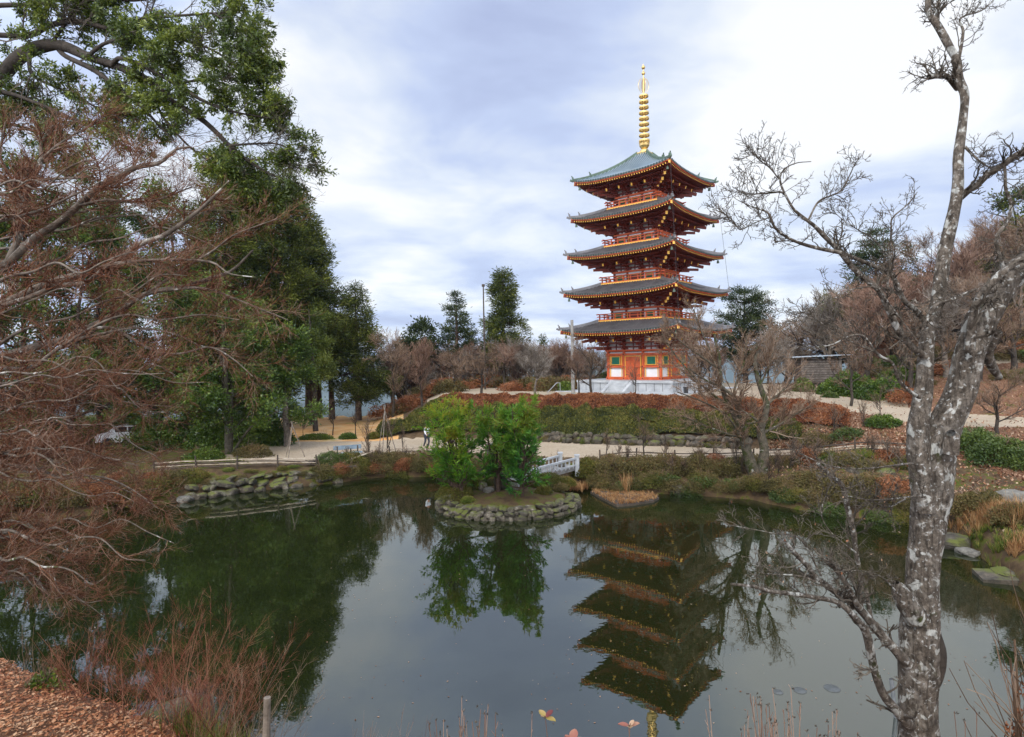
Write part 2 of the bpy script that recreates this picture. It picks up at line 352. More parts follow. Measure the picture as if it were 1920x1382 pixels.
# ------------------------------------------------------------------ terrain
YH = lambda px: 674-.01745*(px-960)
def kD(py, z, px): return (z-HC)/ray(px, py)[2]
COL = {  # px: [(D, z) ...] shore, bank top, path near, path far, wall top, hedge mid, plaza near, plaza far, k8, k9, k10
 -900: [(20, 0), (23, 1.5), (26, 2), (32, 2), (33, 2), (40, 2), (48, 2), (56, 2), (70, 1.5), (120, -10), (260, -50)],
 0: [(25.8, 0), (28, 1.3), (30, 1.7), (36, 1.7), (38, 1.7), (45, 1.7), (52, 1.7), (60, 1.6), (68, 1.4), (110, -14), (260, -50)],
 300: [(30.4, 0), (32.6, 1.1), (34.5, 1.2), (40, 1.3), (42, 1.3), (48, 1.4), (54, 1.4), (59, 1.3), (64, 1.2), (105, -18), (260, -50)],
 550: [(33.9, 0), (35, .95), (36, 1.1), (43.4, 1.3), (44, 1.3), (49, 1.3), (54, 1.3), (59, 1.3), (64, 1.2), (100, -18), (260, -50)],
 700: [(36, 0), (37.6, 1.0), (38.3, 1.2), (43.0, 1.3), (43.6, 1.3), (49, 1.3), (55, 1.3), (60, 1.3), (64.5, 1.2), (100, -18), (260, -50)],
 760: [(36.3, 0), (37.6, 1.0), (38.5, 1.2), (43.5, 1.3), (44.0, 1.6), (46.5, 2.0), (50, 2.2), (57, 2.2), (65, 2.), (100, -18), (260, -50)],
 830: [(36.2, 0), (37.5, 1.0), (38.4, 1.2), (44, 1.3), (44.4, 1.8), (46.5, 3.0), (49.5, 3.95), (66, 4.0), (76, 3), (110, -14), (260, -50)],
 950: [(34.8, 0), (36, 1.0), (37, 1.2), (42.5, 1.3), (42.9, 1.8), (44.8, 3.0), (46.8, 3.95), (68, 4.0), (78, 3), (110, -14), (260, -50)],
 1060: [(33, 0), (34, 1.0), (34.9, 1.25), (40.3, 1.3), (40.7, 1.8), (42.6, 3.0), (44.9, 3.95), (70, 4.0), (80, 3), (110, -14), (260, -50)],
 1150: [(31.0, 0), (33.3, 1.25), (34.2, 1.3), (39.3, 1.3), (39.7, 1.8), (41.6, 3.0), (44.0, 3.95), (70, 4.0), (80, 3), (110, -14), (260, -50)],
 1300: [(30, 0), (32.7, 1.25), (33.6, 1.3), (37.3, 1.35), (37.7, 1.85), (39.4, 3.0), (41.8, 3.95), (70, 4.0), (80, 3), (110, -14), (260, -50)],
 1400: [(29.2, 0), (32, 1.3), (32.8, 1.35), (35.6, 1.4), (36, 1.8), (37.6, 2.9), (39.7, 3.92), (66, 4.0), (78, 3), (110, -14), (260, -50)],
 1500: [(26.7, 0), (31.4, 1.5), (32, 1.55), (33.6, 1.6), (34, 1.9), (35.3, 2.8), (37.2, 3.85), (56, 4.0), (75, 3.5), (120, -8), (260, -50)],
 1600: [(25.4, 0), (30.2, 1.95), (30.6, 2.0), (31.4, 2.05), (31.8, 2.3), (33, 2.8), (35.3, 3.6), (45, 3.7), (52, 4.6), (62, 7), (110, 9)],
 1750: [(23.6, 0), (28.6, 2.3), (29.1, 2.35), (29.7, 2.4), (30, 2.5), (30.6, 2.75), (31.6, 3.1), (37.9, 3.15), (48, 5.9), (60, 9.5), (110, 17)],
 1920: [(17.3, 0), (23.5, 1.6), (27, 2.35), (27.4, 2.4), (27.8, 2.5), (28.6, 2.65), (32.6, 2.85), (36.5, 2.9), (44, 5.9), (56, 11), (110, 22)],
 2300: [(11, 0), (17, 1.6), (24, 2.3), (24.4, 2.4), (24.8, 2.5), (25.6, 2.6), (29, 2.8), (34, 2.9), (42, 7), (54, 14), (110, 42)],
 3300: [(6, 0), (11, 2), (18, 2.3), (18.4, 2.4), (18.8, 2.5), (19.6, 2.6), (23, 2.8), (28, 2.9), (36, 7), (50, 14), (110, 42)]}
CPX = np.array(sorted(COL), float); CU_ = (CPX-960)/F
CD = np.array([[k[0] for k in COL[int(p)]] for p in CPX]); CZ = np.array([[k[1] for k in COL[int(p)]] for p in CPX])
def terr(x, y, full=False, rough=True):
    x = np.asarray(x, float); y = np.asarray(y, float); u = x/np.maximum(y, 2.)
    Dk = np.stack([np.interp(u, CU_, CD[:, k]) for k in range(11)], -1); Zk = np.stack([np.interp(u, CU_, CZ[:, k]) for k in range(11)], -1)
    p0 = np.stack([x, y, 0*x], -1)
    Dk[..., 0] += (fbm(p0, .5, 3, 3)-.5)*1.2*np.clip((Dk[..., 1]-Dk[..., 0])/2, .2, 1)
    z = np.full(x.shape, -1.3); q = np.full(x.shape, -1.)
    a = y-(Dk[..., 0]-1.2); mk = (a > 0) & (y < Dk[..., 0]); z = np.where(mk, -1.3*(1-a/1.2), z)
    for k in range(10):
        d0, d1 = Dk[..., k], Dk[..., k+1]; mk = (y >= d0) & (y < d1); t = (y-d0)/(d1-d0)
        tz = np.sqrt(np.clip(t, 0, 1)) if k == 0 else t
        z = np.where(mk, Zk[..., k]*(1-tz)+Zk[..., k+1]*tz, z); q = np.where(mk, k+t, q)
    mk = y >= Dk[..., 10]; t = np.clip((y-Dk[..., 10])/1500, 0, 1); z = np.where(mk, Zk[..., 10]*(1-t)+(-140)*t, z); q = np.where(mk, 10+t, q)
    if rough:
        r = (fbm(p0, .7, 4, 9)-.5)
        path = ((q > 1.9) & (q < 3.05)) | ((q > 6) & (q < 7)) | ((q > 3) & (q < 8.1) & (u < -.19))
        amp = np.where(path, .05, np.where(q < 0, 0.0, .35)); amp = np.where(q > 7.5, .9, amp)*np.clip(q*2+.2, 0, 1)
        z = z+r*amp
    return (z, q, u) if full else z
def near(x, y, rough=True):
    x = np.asarray(x, float); y = np.asarray(y, float)
    ys = np.interp(x, [-40, -20, -12, -9.6, -8.2, -6.5, -5.0, -3.6, -2, 4, 10, 16, 22, 40], [22, 15.5, 13.4, 12.5, 11.9, 10.9, 10.3, 9.6, 9.0, 8.6, 8.4, 7.5, 6, 4])
    p0 = np.stack([x, y, 0*x], -1); ys = ys+(fbm(p0, .9, 3, 21)-.5)*.9
    d = ys-y
    lf = np.clip((-x-3)/4, 0, 1)
    z0 = np.interp(d, [-2, 0, .35, 1.2, 3, 6, 9, 14], [-1.4, -.05, .35, .9, 1.6, 3.1, 4.9, 5.4])
    z1 = np.interp(d, [-2, 0, .25, .8, 3, 6, 9, 14], [-1.4, -.05, .55, .75, 1.3, 2.6, 4.4, 5.4])
    z = z0*(1-lf)+z1*lf
    if rough: z = z+(fbm(p0, 1.3, 4, 30)-.5)*.22*np.clip(d+.3, 0, 1)
    return z
def gnd(x, y): return float(np.maximum(terr(x, y), near(x, y) if y < 20 else -9))
Ys = np.concatenate([np.linspace(4, 15, 12), np.linspace(15.25, 52, 210), np.linspace(52.5, 90, 70), np.geomspace(92, 6300, 60)])
Us = np.concatenate([np.linspace(-2.2, -.95, 30), np.linspace(-.94, .94, 420), np.linspace(.95, 2.2, 30)])
UU, YY = np.meshgrid(Us, Ys); XX = UU*YY; ZZ, QQ, _ = terr(XX, YY, True)
nU = len(Us); nY = len(Ys); i = np.arange(nY-1)[:, None]*nU+np.arange(nU-1)[None]
Q = np.stack([i, i+1, i+nU+1, i+nU], -1).reshape(-1, 4)
px = 960+F*UU
sm = lambda a, lo, hi: np.clip((a-lo)/(hi-lo), 0, 1)
grav = (((QQ > 1.95) & (QQ < 3.02) & (px > 420)) | ((QQ > 6.0) & (QQ < 7.0) & (px > 820)) | ((QQ > 1.5) & (QQ < 3.3) & (px > 560) & (px < 830)))*1.
field = ((QQ > 3.15) & (QQ < 8.0) & (px < 745+8*(QQ > 6)))*sm(px, 120, 260)
grav = np.where((px > 800) & (px < 1700) & (QQ > 6.0) & (QQ < 7.6), 1, grav)
grav = np.where((px > 1640) & (QQ > 8.02) & (QQ < 8.12), 1, grav)
litt = np.where(px > 1560, .85, .35)*np.ones_like(QQ); litt = np.where(QQ < 1.2, .42, litt); litt = np.where(px < 450, .45, litt)
moss = np.where(px < 480, .45, .28)*np.ones_like(QQ); moss = np.where((QQ < 1.1), .42, moss); moss = np.where((QQ > 6.0) & (QQ < 8), .3, moss)
build('ground', np.stack([XX, YY, ZZ], -1), Q, M['ground'], smooth=True, attrs=dict(gravel=grav.ravel(), field=field.ravel(), litter=litt.ravel(), moss=moss.ravel(), far=sm(YY, 95, 130).ravel()))['kind'] = 'structure'
xs = np.linspace(-34, 34, 340); ys = np.linspace(-12, 20, 200); XX, YY = np.meshgrid(xs, ys); ZZ = near(XX, YY)
i = np.arange(199)[:, None]*340+np.arange(339)[None]; Q = np.stack([i, i+1, i+341, i+340], -1).reshape(-1, 4)
z1 = np.zeros(XX.size)
build('near_bank', np.stack([XX, YY, ZZ], -1), Q, M['ground'], smooth=True, attrs=dict(gravel=z1, field=z1, litter=z1+.9, moss=z1+.1, far=z1))['kind'] = 'structure'
g = np.linspace(-1, 1, 3); build('pond_water', [(-80, -8, 0), (80, -8, 0), (80, 41, 0), (-80, 41, 0)], [[0, 1, 2, 3]], M['water'])['kind'] = 'structure'
# far hills, several ranges
for nm, D0, base, seed, pts in (('hills', 2600, -170, 3, [(-400, 690), (200, 684), (560, 676), (700, 668), (900, 672), (1150, 668), (1400, 664), (1520, 668), (1700, 645), (2400, 600)]),
                         ('hills', 4600, -170, 8, [(-400, 640), (300, 655), (620, 660), (900, 650), (1150, 655), (1500, 656), (1700, 640), (2400, 620)])):
    us = np.linspace(-1.35, 1.35, 260); pxs = 960+F*us; top = np.interp(pxs, [p[0] for p in pts], [p[1] for p in pts]); zt = HC+(YH(pxs)-top)/F*D0
    rows = []
    for t in np.linspace(0, 1, 14):
        yy = D0*(.8+.2*t)+0*us; xx = us*yy; p = np.stack([xx/400, yy/400, 0*xx], -1)
        zz = base+(zt-base)*(t**1.3)*(1-.35*(1-t*.75)*fbm(p, 1, 4, seed)); rows.append(np.stack([xx, yy, zz], -1))
    yy = D0*1.4+0*us; rows.append(np.stack([us*yy, yy, base+0*us], -1))
    V = np.array(rows); n = len(us); i = np.arange(len(rows)-1)[:, None]*n+np.arange(n-1)[None]
    build(nm, V, np.stack([i, i+1, i+n+1, i+n], -1).reshape(-1, 4), M['hills'], smooth=True)['kind'] = 'structure'
# ------------------------------------------------------------------ pagoda
ROT = math.radians(4.55+45)
GP = 4.02
pag = empty('pagoda', (12.74, 56, GP), ROT, 'tall five storied vermilion pagoda with grey tiled roofs and golden spire', 'pagoda')
W = [5.79, 5.55, 5.27, 4.99, 4.73]            # eave half widths, storey 1..5
ZE = [9.32-GP, 12.74-GP, 16.23-GP, 19.64-GP, 23.06-GP]
BH = [2.65, 2.34, 2.15, 2.02, 1.92]           # body half widths
BAL = [None, 3.25, 3.05, 2.83, 2.6]
ZB = [1.0, 10.42-GP, 13.86-GP, 17.32-GP, 20.82-GP]  # floor levels
def sideM(k):
    a = k*PI/2; c, s = round(math.cos(a)), round(math.sin(a))
    return np.array([[c, -s, 0, 0], [s, c, 0, 0], [0, 0, 1, 0], [0, 0, 0, 1.]])
def tr(Mx, p): return np.asarray(p, float) @ Mx[:3, :3].T
# platform with stairs
b = MB(); h = 4.73
b.box(-h+.06, h-.06, -h+.06, h-.06, 0, .8); b.box(-h-.05, h+.05, -h-.05, h+.05, .8, 1.0); b.box(-h-.03, h+.03, -h-.03, h+.03, -.05, .1)
for k in range(4):
    Mk = sideM(k)
    for x in np.linspace(-h+.15, h-.15, 13):
        if abs(x) > 1.0: b.box(x-.022, x+.022, -h+.045, -h+.058, .1, .8, Mk, 1)
    for x in (-h+.12, h-.12): b.box(x-.13, x+.13, -h+.02, -h+.06, .1, .8, Mk)
plat = b.make('stone_platform', [M['granite'], M['granite_joint']], pag)
b = MB(); b.box(-6.2, 6.2, -6.2, 6.2, -.12, .03)
b.make('paving_apron', M['granite'], pag)
for k in range(4):
    Mk = sideM(k); b = MB()
    for i in range(5): b.box(-.82, .82, -h-.05-.3*(4-i)-.3, -h+.05-.3*(4-i), 0, .2*(i+1)-.02*0, Mk)
    for sx in (-1, 1):
        x0, x1 = sorted((sx*.85, sx*1.15)); y0 = -h-1.65; y1 = -h+.0
        v = np.array([[x0, y0, 0], [x1, y0, 0], [x1, y1, 0], [x0, y1, 0], [x0, y0, .12], [x1, y0, .12], [x1, y1, 1.03], [x0, y1, 1.03]])
        b.add(tr(Mk, v), MB.BQ)
    b.make('staircase', M['granite'], plat)
def window(par, Mk, x, z, w, hh, out):
    b = MB(); o = -out
    b.box(x-w/2, x+w/2, o-.02, o+.05, z-hh/2, z+hh/2, Mk, 0)
    n = max(4, int(w/.085))
    for i in range(n): xx = x-w/2+(i+.5)*w/n; b.box(xx-.018, xx+.018, o-.05, o-.018, z-hh/2, z+hh/2, Mk, 0)
    f = .055
    b.box(x-w/2-f, x-w/2, o-.07, o+.04, z-hh/2-f, z+hh/2+f, Mk, 1); b.box(x+w/2, x+w/2+f, o-.07, o+.04, z-hh/2-f, z+hh/2+f, Mk, 1)
    b.box(x-w/2, x+w/2, o-.07, o+.04, z-hh/2-f, z-hh/2, Mk, 1); b.box(x-w/2, x+w/2, o-.07, o+.04, z+hh/2, z+hh/2+f, Mk, 1)
    return b.make('window', [M['green_paint'], M['yellow']], par)
def door(par, Mk, z0, w, hh, out):
    b = MB(); o = -out
    b.box(-w/2, -.008, o-.04, o+.05, z0, z0+hh, Mk, 0); b.box(.008, w/2, o-.04, o+.05, z0, z0+hh, Mk, 0)
    f = .06
    b.box(-w/2-f, -w/2, o-.09, o+.04, z0-.01, z0+hh+f, Mk, 1); b.box(w/2, w/2+f, o-.09, o+.04, z0-.01, z0+hh+f, Mk, 1); b.box(-w/2, w/2, o-.09, o+.04, z0+hh, z0+hh+f, Mk, 1)
    if hh > 1.2:
        for sx in (-1, 1):
            for zz in (.2, hh*.82):
                xa, xb = sorted((sx*(w/2), sx*(w/2-.28))); b.box(xa, xb, o-.055, o-.04, z0+zz-.02, z0+zz+.02, Mk, 2)
    return b.make('door', [M['vermil'] if hh > 1.2 else M['vermil_shaded'], M['yellow'], M['black']], par)
def cyl(b, x, y, z0, z1, r, n=10, mi=0, Mk=None):
    a = np.arange(n)*2*PI/n; lo = np.stack([x+r*np.cos(a), y+r*np.sin(a), 0*a+z0], 1); hi = lo.copy(); hi[:, 2] = z1
    V = np.vstack([lo, hi]); V = V if Mk is None else tr(Mk, V)
    b.add(V, [[i, (i+1) % n, n+(i+1) % n, n+i] for i in range(n)], mi=mi)
for s in range(5):
    bh = BH[s]; z0 = ZB[s]; ze = ZE[s]; w = W[s]
    zt = z0+(2.74 if s == 0 else 1.15)          # top of wall under brackets
    # ---- wall
    b = MB(); b.box(-bh+.06, bh-.06, -bh+.06, bh-.06, z0, ze+.1, mi=1)
    cx = [-bh, -bh*.36, bh*.36, bh]
    for k in range(4):
        Mk = sideM(k); o = -bh
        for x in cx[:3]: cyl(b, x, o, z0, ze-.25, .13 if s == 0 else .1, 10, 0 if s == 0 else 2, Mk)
        if s == 0:
            b.box(-bh-.14, bh+.14, o-.16, o+.02, z0, z0+.26, Mk, 0); b.box(-bh-.14, bh+.14, o-.15, o+.02, z0+1.10, z0+1.27, Mk, 0)
            b.box(-bh-.14, bh+.14, o-.15, o+.02, z0+2.20, z0+2.42, Mk, 0); b.box(-bh-.2, bh+.2, o-.17, o+.02, zt-.14, zt, Mk, 0); b.box(-bh-.12, bh+.12, o-.10, o+.02, zt-.2, zt-.14, Mk, 2)
            for x in cx:
                for zz in (.13, 1.185, 2.31): b.box(x-.05, x+.05, o-.18, o-.13, z0+zz-.05, z0+zz+.05, Mk, 3)
            for x in ((cx[0]+cx[1])/2, (cx[2]+cx[3])/2):
                b.box(x-.8, x+.8, o-.02, o+.03, z0+1.27, z0+2.2, Mk, 0)
                for sx in (-1, 1): b.box(x+sx*.60-.035, x+sx*.60+.035, o-.06, o+.0, z0+1.3, z0+2.18, Mk, 4)
                for sx in (-1, 1): b.box(x+sx*.60-.03, x+sx*.60+.03, o-.05, o+.03, z0+.26, z0+1.1, Mk, 4)
        else:
            b.box(-bh-.1, bh+.1, o-.12, o+.02, z0+.0, z0+.16, Mk, 0); b.box(-bh-.14, bh+.14, o-.13, o+.02, zt-.16, zt, Mk, 0)
            b.box(-bh-.1, bh+.1, o-.11, o+.02, zt-.42, zt-.32, Mk, 2)
        # plaster struts between brackets
        for x in np.linspace(-bh, bh, 7): b.box(x-.05, x+.05, o-.02, o+.03, zt, ze-.3, Mk, 2)
    wl = b.make('wall', [M['vermil'], M['white'], M['vermil_shaded'], M['black'], M['yellow']], pag)
    for k in range(4):
        Mk = sideM(k)
        if s == 0:
            door(wl, Mk, z0+.26, 1.5, 1.85, bh+.06)
            for x in ((cx[0]+cx[1])/2, (cx[2]+cx[3])/2): window(wl, Mk, x, z0+1.74, .82, .68, bh+.04)
        else:
            door(wl, Mk, z0+.16, cx[2]*1.55, zt-z0-.6, bh+.03)
            for x in ((cx[0]+cx[1])/2, (cx[2]+cx[3])/2): window(wl, Mk, x, z0+.46, .62, .36, bh+.03)
    # ---- brackets
    b = MB(); zs = zt; top = ze-.12; st = (top-zs)/4; reach = (w-bh)*.50
    for t in range(4):                            # stepped purlins running round
        r = bh+reach*(t+.25)/4*1.25; z = zs+st*(t+.45)
        for k in range(4): b.box(-r-.1, r+.1, -r-.07, -r+.07, z+.03, z+.17, sideM(k), 0)
    for k in range(4):
        Mk = sideM(k)
        xs_ = np.linspace(-bh, bh, 4)
        for j, x in enumerate(xs_):
            for t in range(4):
                r1 = bh+reach*(t+1)/4*1.2; z = zs+st*t
                b.box(x-.085, x+.085, -r1, -bh+.1, z+.02, z+st*.55, Mk, 0)
                b.box(x-.34, x+.34, -bh-reach*t/4*1.2-.09, -bh-reach*t/4*1.2+.09, z+.04, z+st*.5, Mk, 0)
                for dx in (-.28, 0, .28): b.box(x+dx-.09, x+dx+.09, -r1-.10, -r1+.12, z+st*.5, z+st*.82, Mk, 0)
            # tail rafter with ochre end
            b.bar(tr(Mk, (x, -bh, top-.05)), tr(Mk, (x, -bh-reach*1.28, top-.62)), .16, .24, mi=0, cap=1)
        # middle struts
        # corner diagonal arms
        dg = np.array([-1., -1., 0])
        for (r0, r1, za, zb, ww, hh) in ((bh-.1, bh+reach*1.12, top-.12, top-.66, .2, .26), (bh-.1, bh+reach*1.42, top+.02, top-.36, .2, .26), (bh, bh+reach*.9, zs+.25, zs+.2, .18, .22), (bh, bh+reach*.5, zs+.1, zs+.08, .18, .2)):
            p0 = dg*r0; p1 = dg*r1; p0[2] = za; p1[2] = zb
            b.bar(tr(Mk, p0), tr(Mk, p1), ww, hh, mi=0, cap=1)
    b.make('bracket_set', [M['vermil_shaded'], M['yellow']], pag)
    # ---- roof
    top5 = (s == 4)
    wi = .5 if top5 else BAL[s+1]+.02; zi = (25.98-GP) if top5 else ZB[s+1]-.06
    we = w+.06; zm = ze-.02
    up = lambda x, ww: .40*(np.abs(x)/ww)**3.2
    def rz(t, x, dz=0.):                      # t: 0 eave .. 1 inner; x along the side
        ww = we+(wi-we)*t; zz = zm+(zi-zm)*(t**1.25 if not top5 else (.55*t+.45*t**2.2))
        return zz+up(np.clip(x, -ww, ww), ww)*(1-t)**1.5+dz
    n1, n2 = 41, 9; mats_r = [M['tile_bed'], M['vermil_shaded'], M['vermil'], M['tile_sheen'] if top5 else M['tile'], M['tile_edge'], M['wood_pale']]
    b = MB()
    for k in range(4):
        Mk = sideM(k); T = np.linspace(0, 1, n2)[:, None]; sx = np.linspace(-1, 1, n1)[None]
        ww = we+(wi-we)*T; X = sx*ww; Yv = -ww+0*X; Z = rz(T, X)
        V = np.stack([X, Yv, Z], -1).reshape(-1, 3); i = np.arange(n2-1)[:, None]*n1+np.arange(n1-1)[None]
        b.add(tr(Mk, V), np.stack([i, i+1, i+n1+1, i+n1], -1).reshape(-1, 4), mi=0)
        # fascia board + soffit
        x = np.linspace(-1, 1, n1)*we; e0 = np.stack([x, 0*x-we, rz(0, x, -.0)], 1); e1 = e0.copy(); e1[:, 2] -= .05; e2 = e1.copy(); e2[:, 1] += .05; e2[:, 0] *= (we-.05)/we; e3 = e2.copy(); e3[:, 2] -= .10
        wsf = bh+reach*.9; sf = np.stack([np.linspace(-1, 1, n1)*wsf, 0*x-wsf, 0*x+ze-.02], 1)
        i = np.arange(n1-1); V = np.vstack([e0, e1, e2, e3, sf])
        for a, mi in ((0, 5), (1, 2), (2, 2), (3, 1)): b.add(tr(Mk, V), np.stack([a*n1+i, (a+1)*n1+i, (a+1)*n1+i+1, a*n1+i+1], -1), mi=mi)
        # round tile rolls
        step = .26; xs_ = np.arange(-int(we/step), int(we/step)+1)*step; PP = []
        for x in xs_:
            tm = min(1., (we-abs(x))/(we-wi)) if abs(x) > wi else 1.
            if tm < .06: continue
            t = np.linspace(0, tm, 6); PP.append(np.stack([0*t+x, -(we+(wi-we)*t)-np.where(t == 0, .05, 0), rz(t, 0*t+x, .03)], 1))
        PP = np.array(PP); V, Qd = tubes(PP, np.full(PP.shape[:2], .075), 6); b.add(tr(Mk, V), Qd, mi=3)
        # tile ends
        for p in PP[:, 0]:
            a = np.arange(7)*2*PI/7; ring = np.stack([p[0]+.105*np.cos(a), 0*a+p[1]-.012, p[2]-.015+.105*np.sin(a)], 1); b.add(tr(Mk, np.vstack([ring, p-np.array([0, .014, 0])])), T=[[i, (i+1) % 7, 7] for i in range(7)], mi=4)
    rf = b.make('roof', mats_r, pag)
    # rafters (two rows)
    b = MB()
    for k in range(4):
        Mk = sideM(k); nr = int(2*(w-.1)/.235)
        for x in np.linspace(-w+.12, w-.12, nr):
            yo = -w+.04; zo = float(rz(0, x))-.235; zin = ze-.10
            yi = -max(bh+reach*.8, min(abs(x), w-.2))
            if yi > yo+.1:
                ti = (yi-yo)/(-(bh+reach*.8)-yo) if True else 0
                zi_ = zo+(zin+.02-zo)*abs(ti)
                b.bar(tr(Mk, (x, yi, zi_)), tr(Mk, (x, yo, zo)), .085, .11, mi=0, cap=1)
                if abs(x) < w-.8:
                    y2 = yo+.75; z2 = zo-.05
                    b.bar(tr(Mk, (x, min(yi, -bh-reach*.7)+.0 if yi > y2 else y2+.2, z2-.08)), tr(Mk, (x, y2, z2-.11)), .09, .11, mi=0, cap=0)
        dg = np.array([-1., -1., 0]); p0 = dg*(bh+.2); p0[2] = ze-.2; p1 = dg*(w+.02); p1[2] = float(rz(0, w))-.27
        b.bar(tr(Mk, p0), tr(Mk, p1), .2, .24, mi=0, cap=1)
    b.make('rafters', [M['vermil_shaded'], M['yellow']], rf)
    # hip ridges with upturned ends
    for k in range(4):
        Mk = sideM(k); b = MB()
        t = np.linspace(1, 0, 12); ww = we+(wi-we)*t; P = np.stack([-ww, -ww, rz(t, -ww, .09)], 1)
        for i in range(11): b.bar(tr(Mk, P[i]), tr(Mk, P[i+1]), .2, .2 if i < 8 else .13)
        Pt = P.copy(); Pt[:, 2] += .12; b.tube(tr(Mk, Pt[:9]), .08, 6); Pt[:, 2] -= .04; b.tube(tr(Mk, Pt[8:]), .07, 6)
        for ii, sc in ((8, 1.), (11, .9)):
            q = P[ii].copy(); b.bar(tr(Mk, q+np.array([0, 0, -.02])), tr(Mk, q+np.array([-.05, -.05, .30*sc])), .22, .12)
            b.bar(tr(Mk, q+np.array([-.03, -.03, .25*sc])), tr(Mk, q+np.array([-.12, -.12, .44*sc])), .09, .07)
        b.bar(tr(Mk, P[11]+np.array([0, 0, -.1])), tr(Mk, P[11]+np.array([-.22, -.22, .02])), .16, .16)
        b.make('ridge', M['patina'] if top5 else M['tile'], rf)
        b = MB(); c = tr(Mk, (-w+.35, -w+.35, ze+.05)); b.lathe([(.0, 0), (.012, 0), (.012, -.16), (.06, -.17), (.09, -.26), (.12, -.42), (.13, -.46), (0, -.46)], 10, c[0], c[1], cz=c[2]); b.bar(c+np.array([0, 0, -.46]), c+np.array([0, 0, -.66]), .015, .015); b.bar(c+np.array([0, 0, -.62]), c+np.array([0, 0, -.74]), .09, .01)
        b.make('wind_bell', M['patina'], rf)
    # balcony and railing
    if s > 0:
        r = BAL[s]; zf = ZB[s]; b = MB()
        for k in range(4): b.box(-r, r, -r, -bh+.1, zf-.04, zf+.03, sideM(k), 0); b.box(-r-.06, r+.06, -r-.07, -r+.06, zf-.02, zf+.09, sideM(k), 1); b.box(-r-.02, r+.02, -r-.02, -r+.1, zf-.16, zf-.04, sideM(k), 0)
        bal = b.make('balcony', [M['vermil'], M['yellow']], pag)
        for k in range(4):
            Mk = sideM(k); b = MB(); y = -r+.08
            b.bar(tr(Mk, (-r-.28, y, zf+.66)), tr(Mk, (r+.28, y, zf+.66)), .09, .08); b.bar(tr(Mk, (-r-.22, y, zf+.43)), tr(Mk, (r+.22, y, zf+.43)), .07, .07); b.bar(tr(Mk, (-r-.1, y, zf+.15)), tr(Mk, (r+.1, y, zf+.15)), .09, .08)
            for x in np.linspace(-r+.08, r-.08, 9): b.box(x-.045, x+.045, y-.045, y+.045, zf+.08, zf+.62, Mk, 0)
            b.make('railing', M['vermil'], bal)
# lightning wires
for sx, sy in ((1, -1), (-1, -1), (1, 1)):
    b = MB()
    pts = [(sx*(W[s]+.15), sy*(W[s]+.15), ZE[s]+.1) for s in (4, 3, 2, 1, 0)]
    for a, c in zip(pts, pts[1:]): b.bar(a, c, .02, .02)
    b.make('lightning_wire', M['black'], pag)
# spire
zb = 25.98-GP; b = MB(); g = .55
b.box(-g, g, -g, g, zb-.25, zb+.06); b.box(-g-.06, g+.06, -g-.06, g+.06, zb+.06, zb+.14); b.lathe([(.45, zb+.14), (.44, zb+.3), (.36, zb+.44), (.2, zb+.5)], 20); b.lathe([(.075, zb+.3), (.07, zb+5.8), (.05, zb+6.8), (.035, zb+8.2), (.0, zb+8.5)], 10)
sp = b.make('spire', M['gold'], pag, smooth=False)
b = MB()
for i in range(8):
    a = i*PI/4; u = np.array([math.cos(a), math.sin(a)]); v = np.array([-u[1], u[0]]); pr = [(.16, .48, .08), (.3, .6, .15), (.42, .8, .17), (.47, 1.02, .12), (.52, 1.12, .02)]
    V = []
    for r, z, hw in pr: V += [(*(u*r+v*hw), zb+z), (*(u*r-v*hw), zb+z), (*(u*(r-.04)-v*hw), zb+z+.02), (*(u*(r-.04)+v*hw), zb+z+.02)]
    Qd = [[4*j+m_, 4*j+(m_+1) % 4, 4*j+4+(m_+1) % 4, 4*j+4+m_] for j in range(4) for m_ in range(4)]; b.add(V, Qd)
b.make('lotus_petals', M['gold'], sp)
for i in range(9):
    z = zb+1.27+i*.52; r = .5-.009*i; b = MB()
    b.lathe([(r-.09, -.08), (r, -.075), (r+.005, 0), (r, .075), (r-.09, .08), (r-.1, 0), (r-.09, -.08)], 20, cz=z); b.lathe([(.075, -.14), (.13, -.1), (.13, .1), (.075, .14)], 10, cz=z)
    for a in range(8): c_, s_ = math.cos(a*PI/4), math.sin(a*PI/4); b.bar((c_*.1, s_*.1, z), (c_*(r-.06), s_*(r-.06), z), .05, .08)
    b.make('ring', M['gold'], sp)
b = MB(); z0 = zb+5.75
for a in range(4):
    u = np.array([math.cos(a*PI/2+.78), math.sin(a*PI/2+.78)])
    t = np.linspace(0, 1, 14); R_ = .5*np.sin(PI*(t*.9+.06))**.55; Z_ = z0+1.35*t
    b.tube(np.stack([u[0]*R_, u[1]*R_, Z_], 1), .016, 4)
    for j in range(1, 13):
        zz = Z_[j]
        for q in (0, 1): b.tube([(u[0]*.06, u[1]*.06, zz-.1*q), (u[0]*R_[j]*.5, u[1]*R_[j]*.5, zz+.07), (u[0]*R_[j]*1.08, u[1]*R_[j]*1.08, zz+.1)], .012, 3)
b.make('water_flame', M['gold'], sp)
for z, r in ((7.55, .17), (8.1, .18)):
    b = MB(); b.lathe([(0, -r), (r*.6, -r*.8), (r, 0), (r*.75, r*.6), (.03, r*1.3)], 14, cz=zb+z); b.make('finial_ball', M['gold'], sp, smooth=True)
